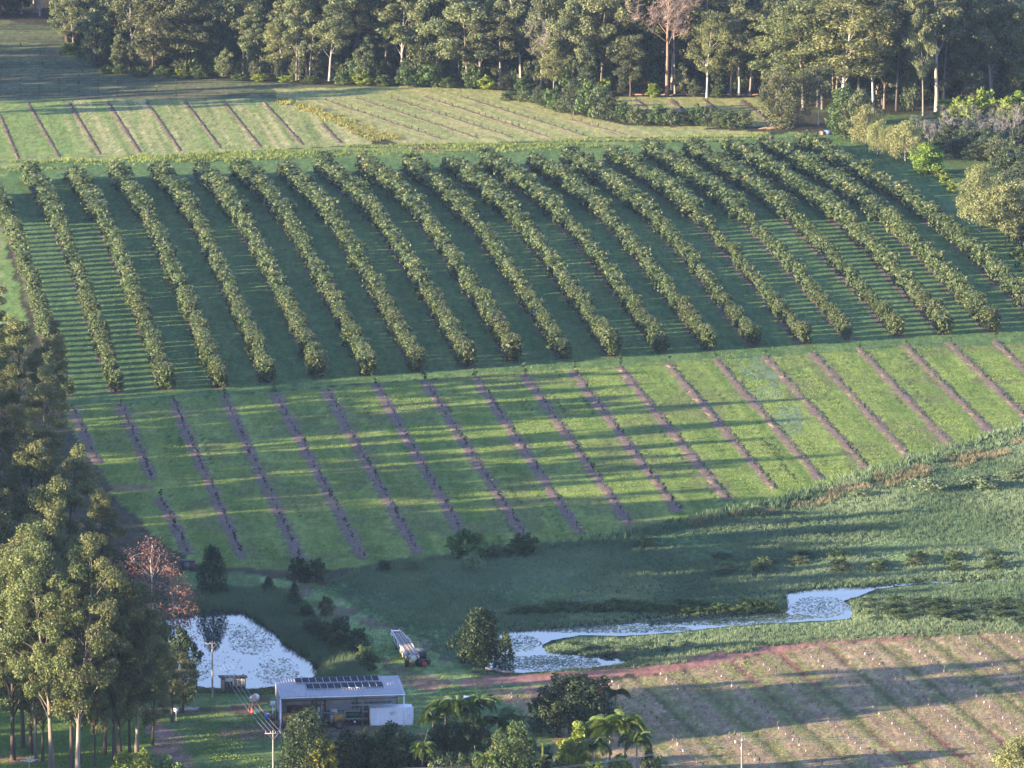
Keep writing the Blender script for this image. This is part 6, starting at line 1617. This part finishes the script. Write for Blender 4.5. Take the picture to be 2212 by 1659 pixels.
tb = thing('tipped_box', 'brown-ended blue-grey box lying on the grass at the top of orchard', 'box', G(1783, 291), .25)
part('body', MB().box((-.2, -.6, .1), (1.5, .6, .95)), M['blueroof'], tb); part('front_panel', MB().box((-1.25, -.62, .05), (-.205, .62, .85)), M['rusty'], tb)
for k in range(3): part('slat', MB().box((-1.2, -.66, .12 + k * .25), (-.25, -.625, .30 + k * .25)), M['board'], tb)
rl = random.Random(12)
def log_at(u, v, L, r, az, lab, grp=None, tilt_=0.0):
    g = G(u, v)
    o = tag(obj('fallen_log', None, None, (g.x, g.y, g.z + r * .8), az), lab, 'log', grp)
    pts = [(-L / 2, 0, -tilt_), (-L * .2, rl.uniform(-.1, .1), 0), (L * .2, rl.uniform(-.15, .15), .05), (L / 2, 0, tilt_)]
    part('stem', MB().tube(pts, [r, r * .95, r * .8, r * .6], 7), M['log'], o)
    part('branch', MB().tube([pts[2], (L * .3, .3, .5), (L * .42, .5, .9)], [r * .4, r * .3, r * .1], 5), M['log'], o)
for k in range(6): log_at(1654 + k * 6, 279 - (k % 3) * 1.5, 3.2, .22, rl.uniform(-.5, .5), 'dark old log in the pile under the spreading tree', 'logs piled under the spreading tree', .3)
for k, u in enumerate((1360, 1378, 1394, 1410, 1424, 1462, 1478, 1506, 1560, 1606, 1636)): log_at(u, 206 + (k * 5) % 5, rl.uniform(3, 5.5), .20, rl.uniform(-.4, .4), 'reddish fallen log among debris by the dead orange-barked tree' if u < 1490 else 'pale fallen log along the far edge of the small striped field', 'fallen logs along the forest edge', .2)
cp = [G(1050, 1446), G(1068, 1449), G(1090, 1453), G(1112, 1454)]
cv = thing('drain_pipe', 'pale curved drain pipe lying on the bank at the creek end', 'pipe', cp[0])
part('tube', MB().tube([(q.x - cp[0].x, q.y - cp[0].y, .28) for q in cp], .20, 10), M['steel'], cv); part('collar', MB().tube([(-.05, 0, .28), (.3, -.1, .28)], .33, 10), M['steel'], cv)
mk = thing('marker_post', 'short dark post right of the white container', 'post', G(893, 1566)); part('stake', MB().box(*ibox(.16, .16, .8)), M['dboard'], mk); part('cap', MB().box(*ibox(.2, .2, .05, 0, 0, .801)), M['steel'], mk)

# ------------------------------------------------------------------ air
hz_, nt, out = new_mat('haze_air')
pv = N(nt, 'ShaderNodeVolumePrincipled'); pv.inputs['Color'].default_value = (0.45, 0.66, 1.0, 1); pv.inputs['Density'].default_value = 0.000015; pv.inputs['Anisotropy'].default_value = 0.0
nt.links.new(pv.outputs[0], out.inputs['Volume'])
hb = MB().box((-450, -30, -4.0), (450, 2500, 240))
obj('haze', hb.mesh('haze', hz_), kind='stuff')

# ------------------------------------------------------------------ write the counts into the labels
def ordinal(k):
    return ORD[k] if k < len(ORD) else '%d%s' % (k + 1, {1: 'st', 2: 'nd', 3: 'rd'}.get((k + 1) % 10, 'th'))
for t, L_ in NUMBERED.items():
    if len(L_) == 1:
        L_[0][1]['label'] = t.replace(', {n} of these from the left', '').replace(', {n} from the left', '').replace('{n}', 'first'); continue
    for k, (_, o) in enumerate(sorted(L_, key=lambda q: q[0])):
        o['label'] = t.replace('{n}', ordinal(k))

for o in scene.objects:
    if 'label' in o and len(o['label'].split()) > 16: print('LONG', o.name, o['label'])
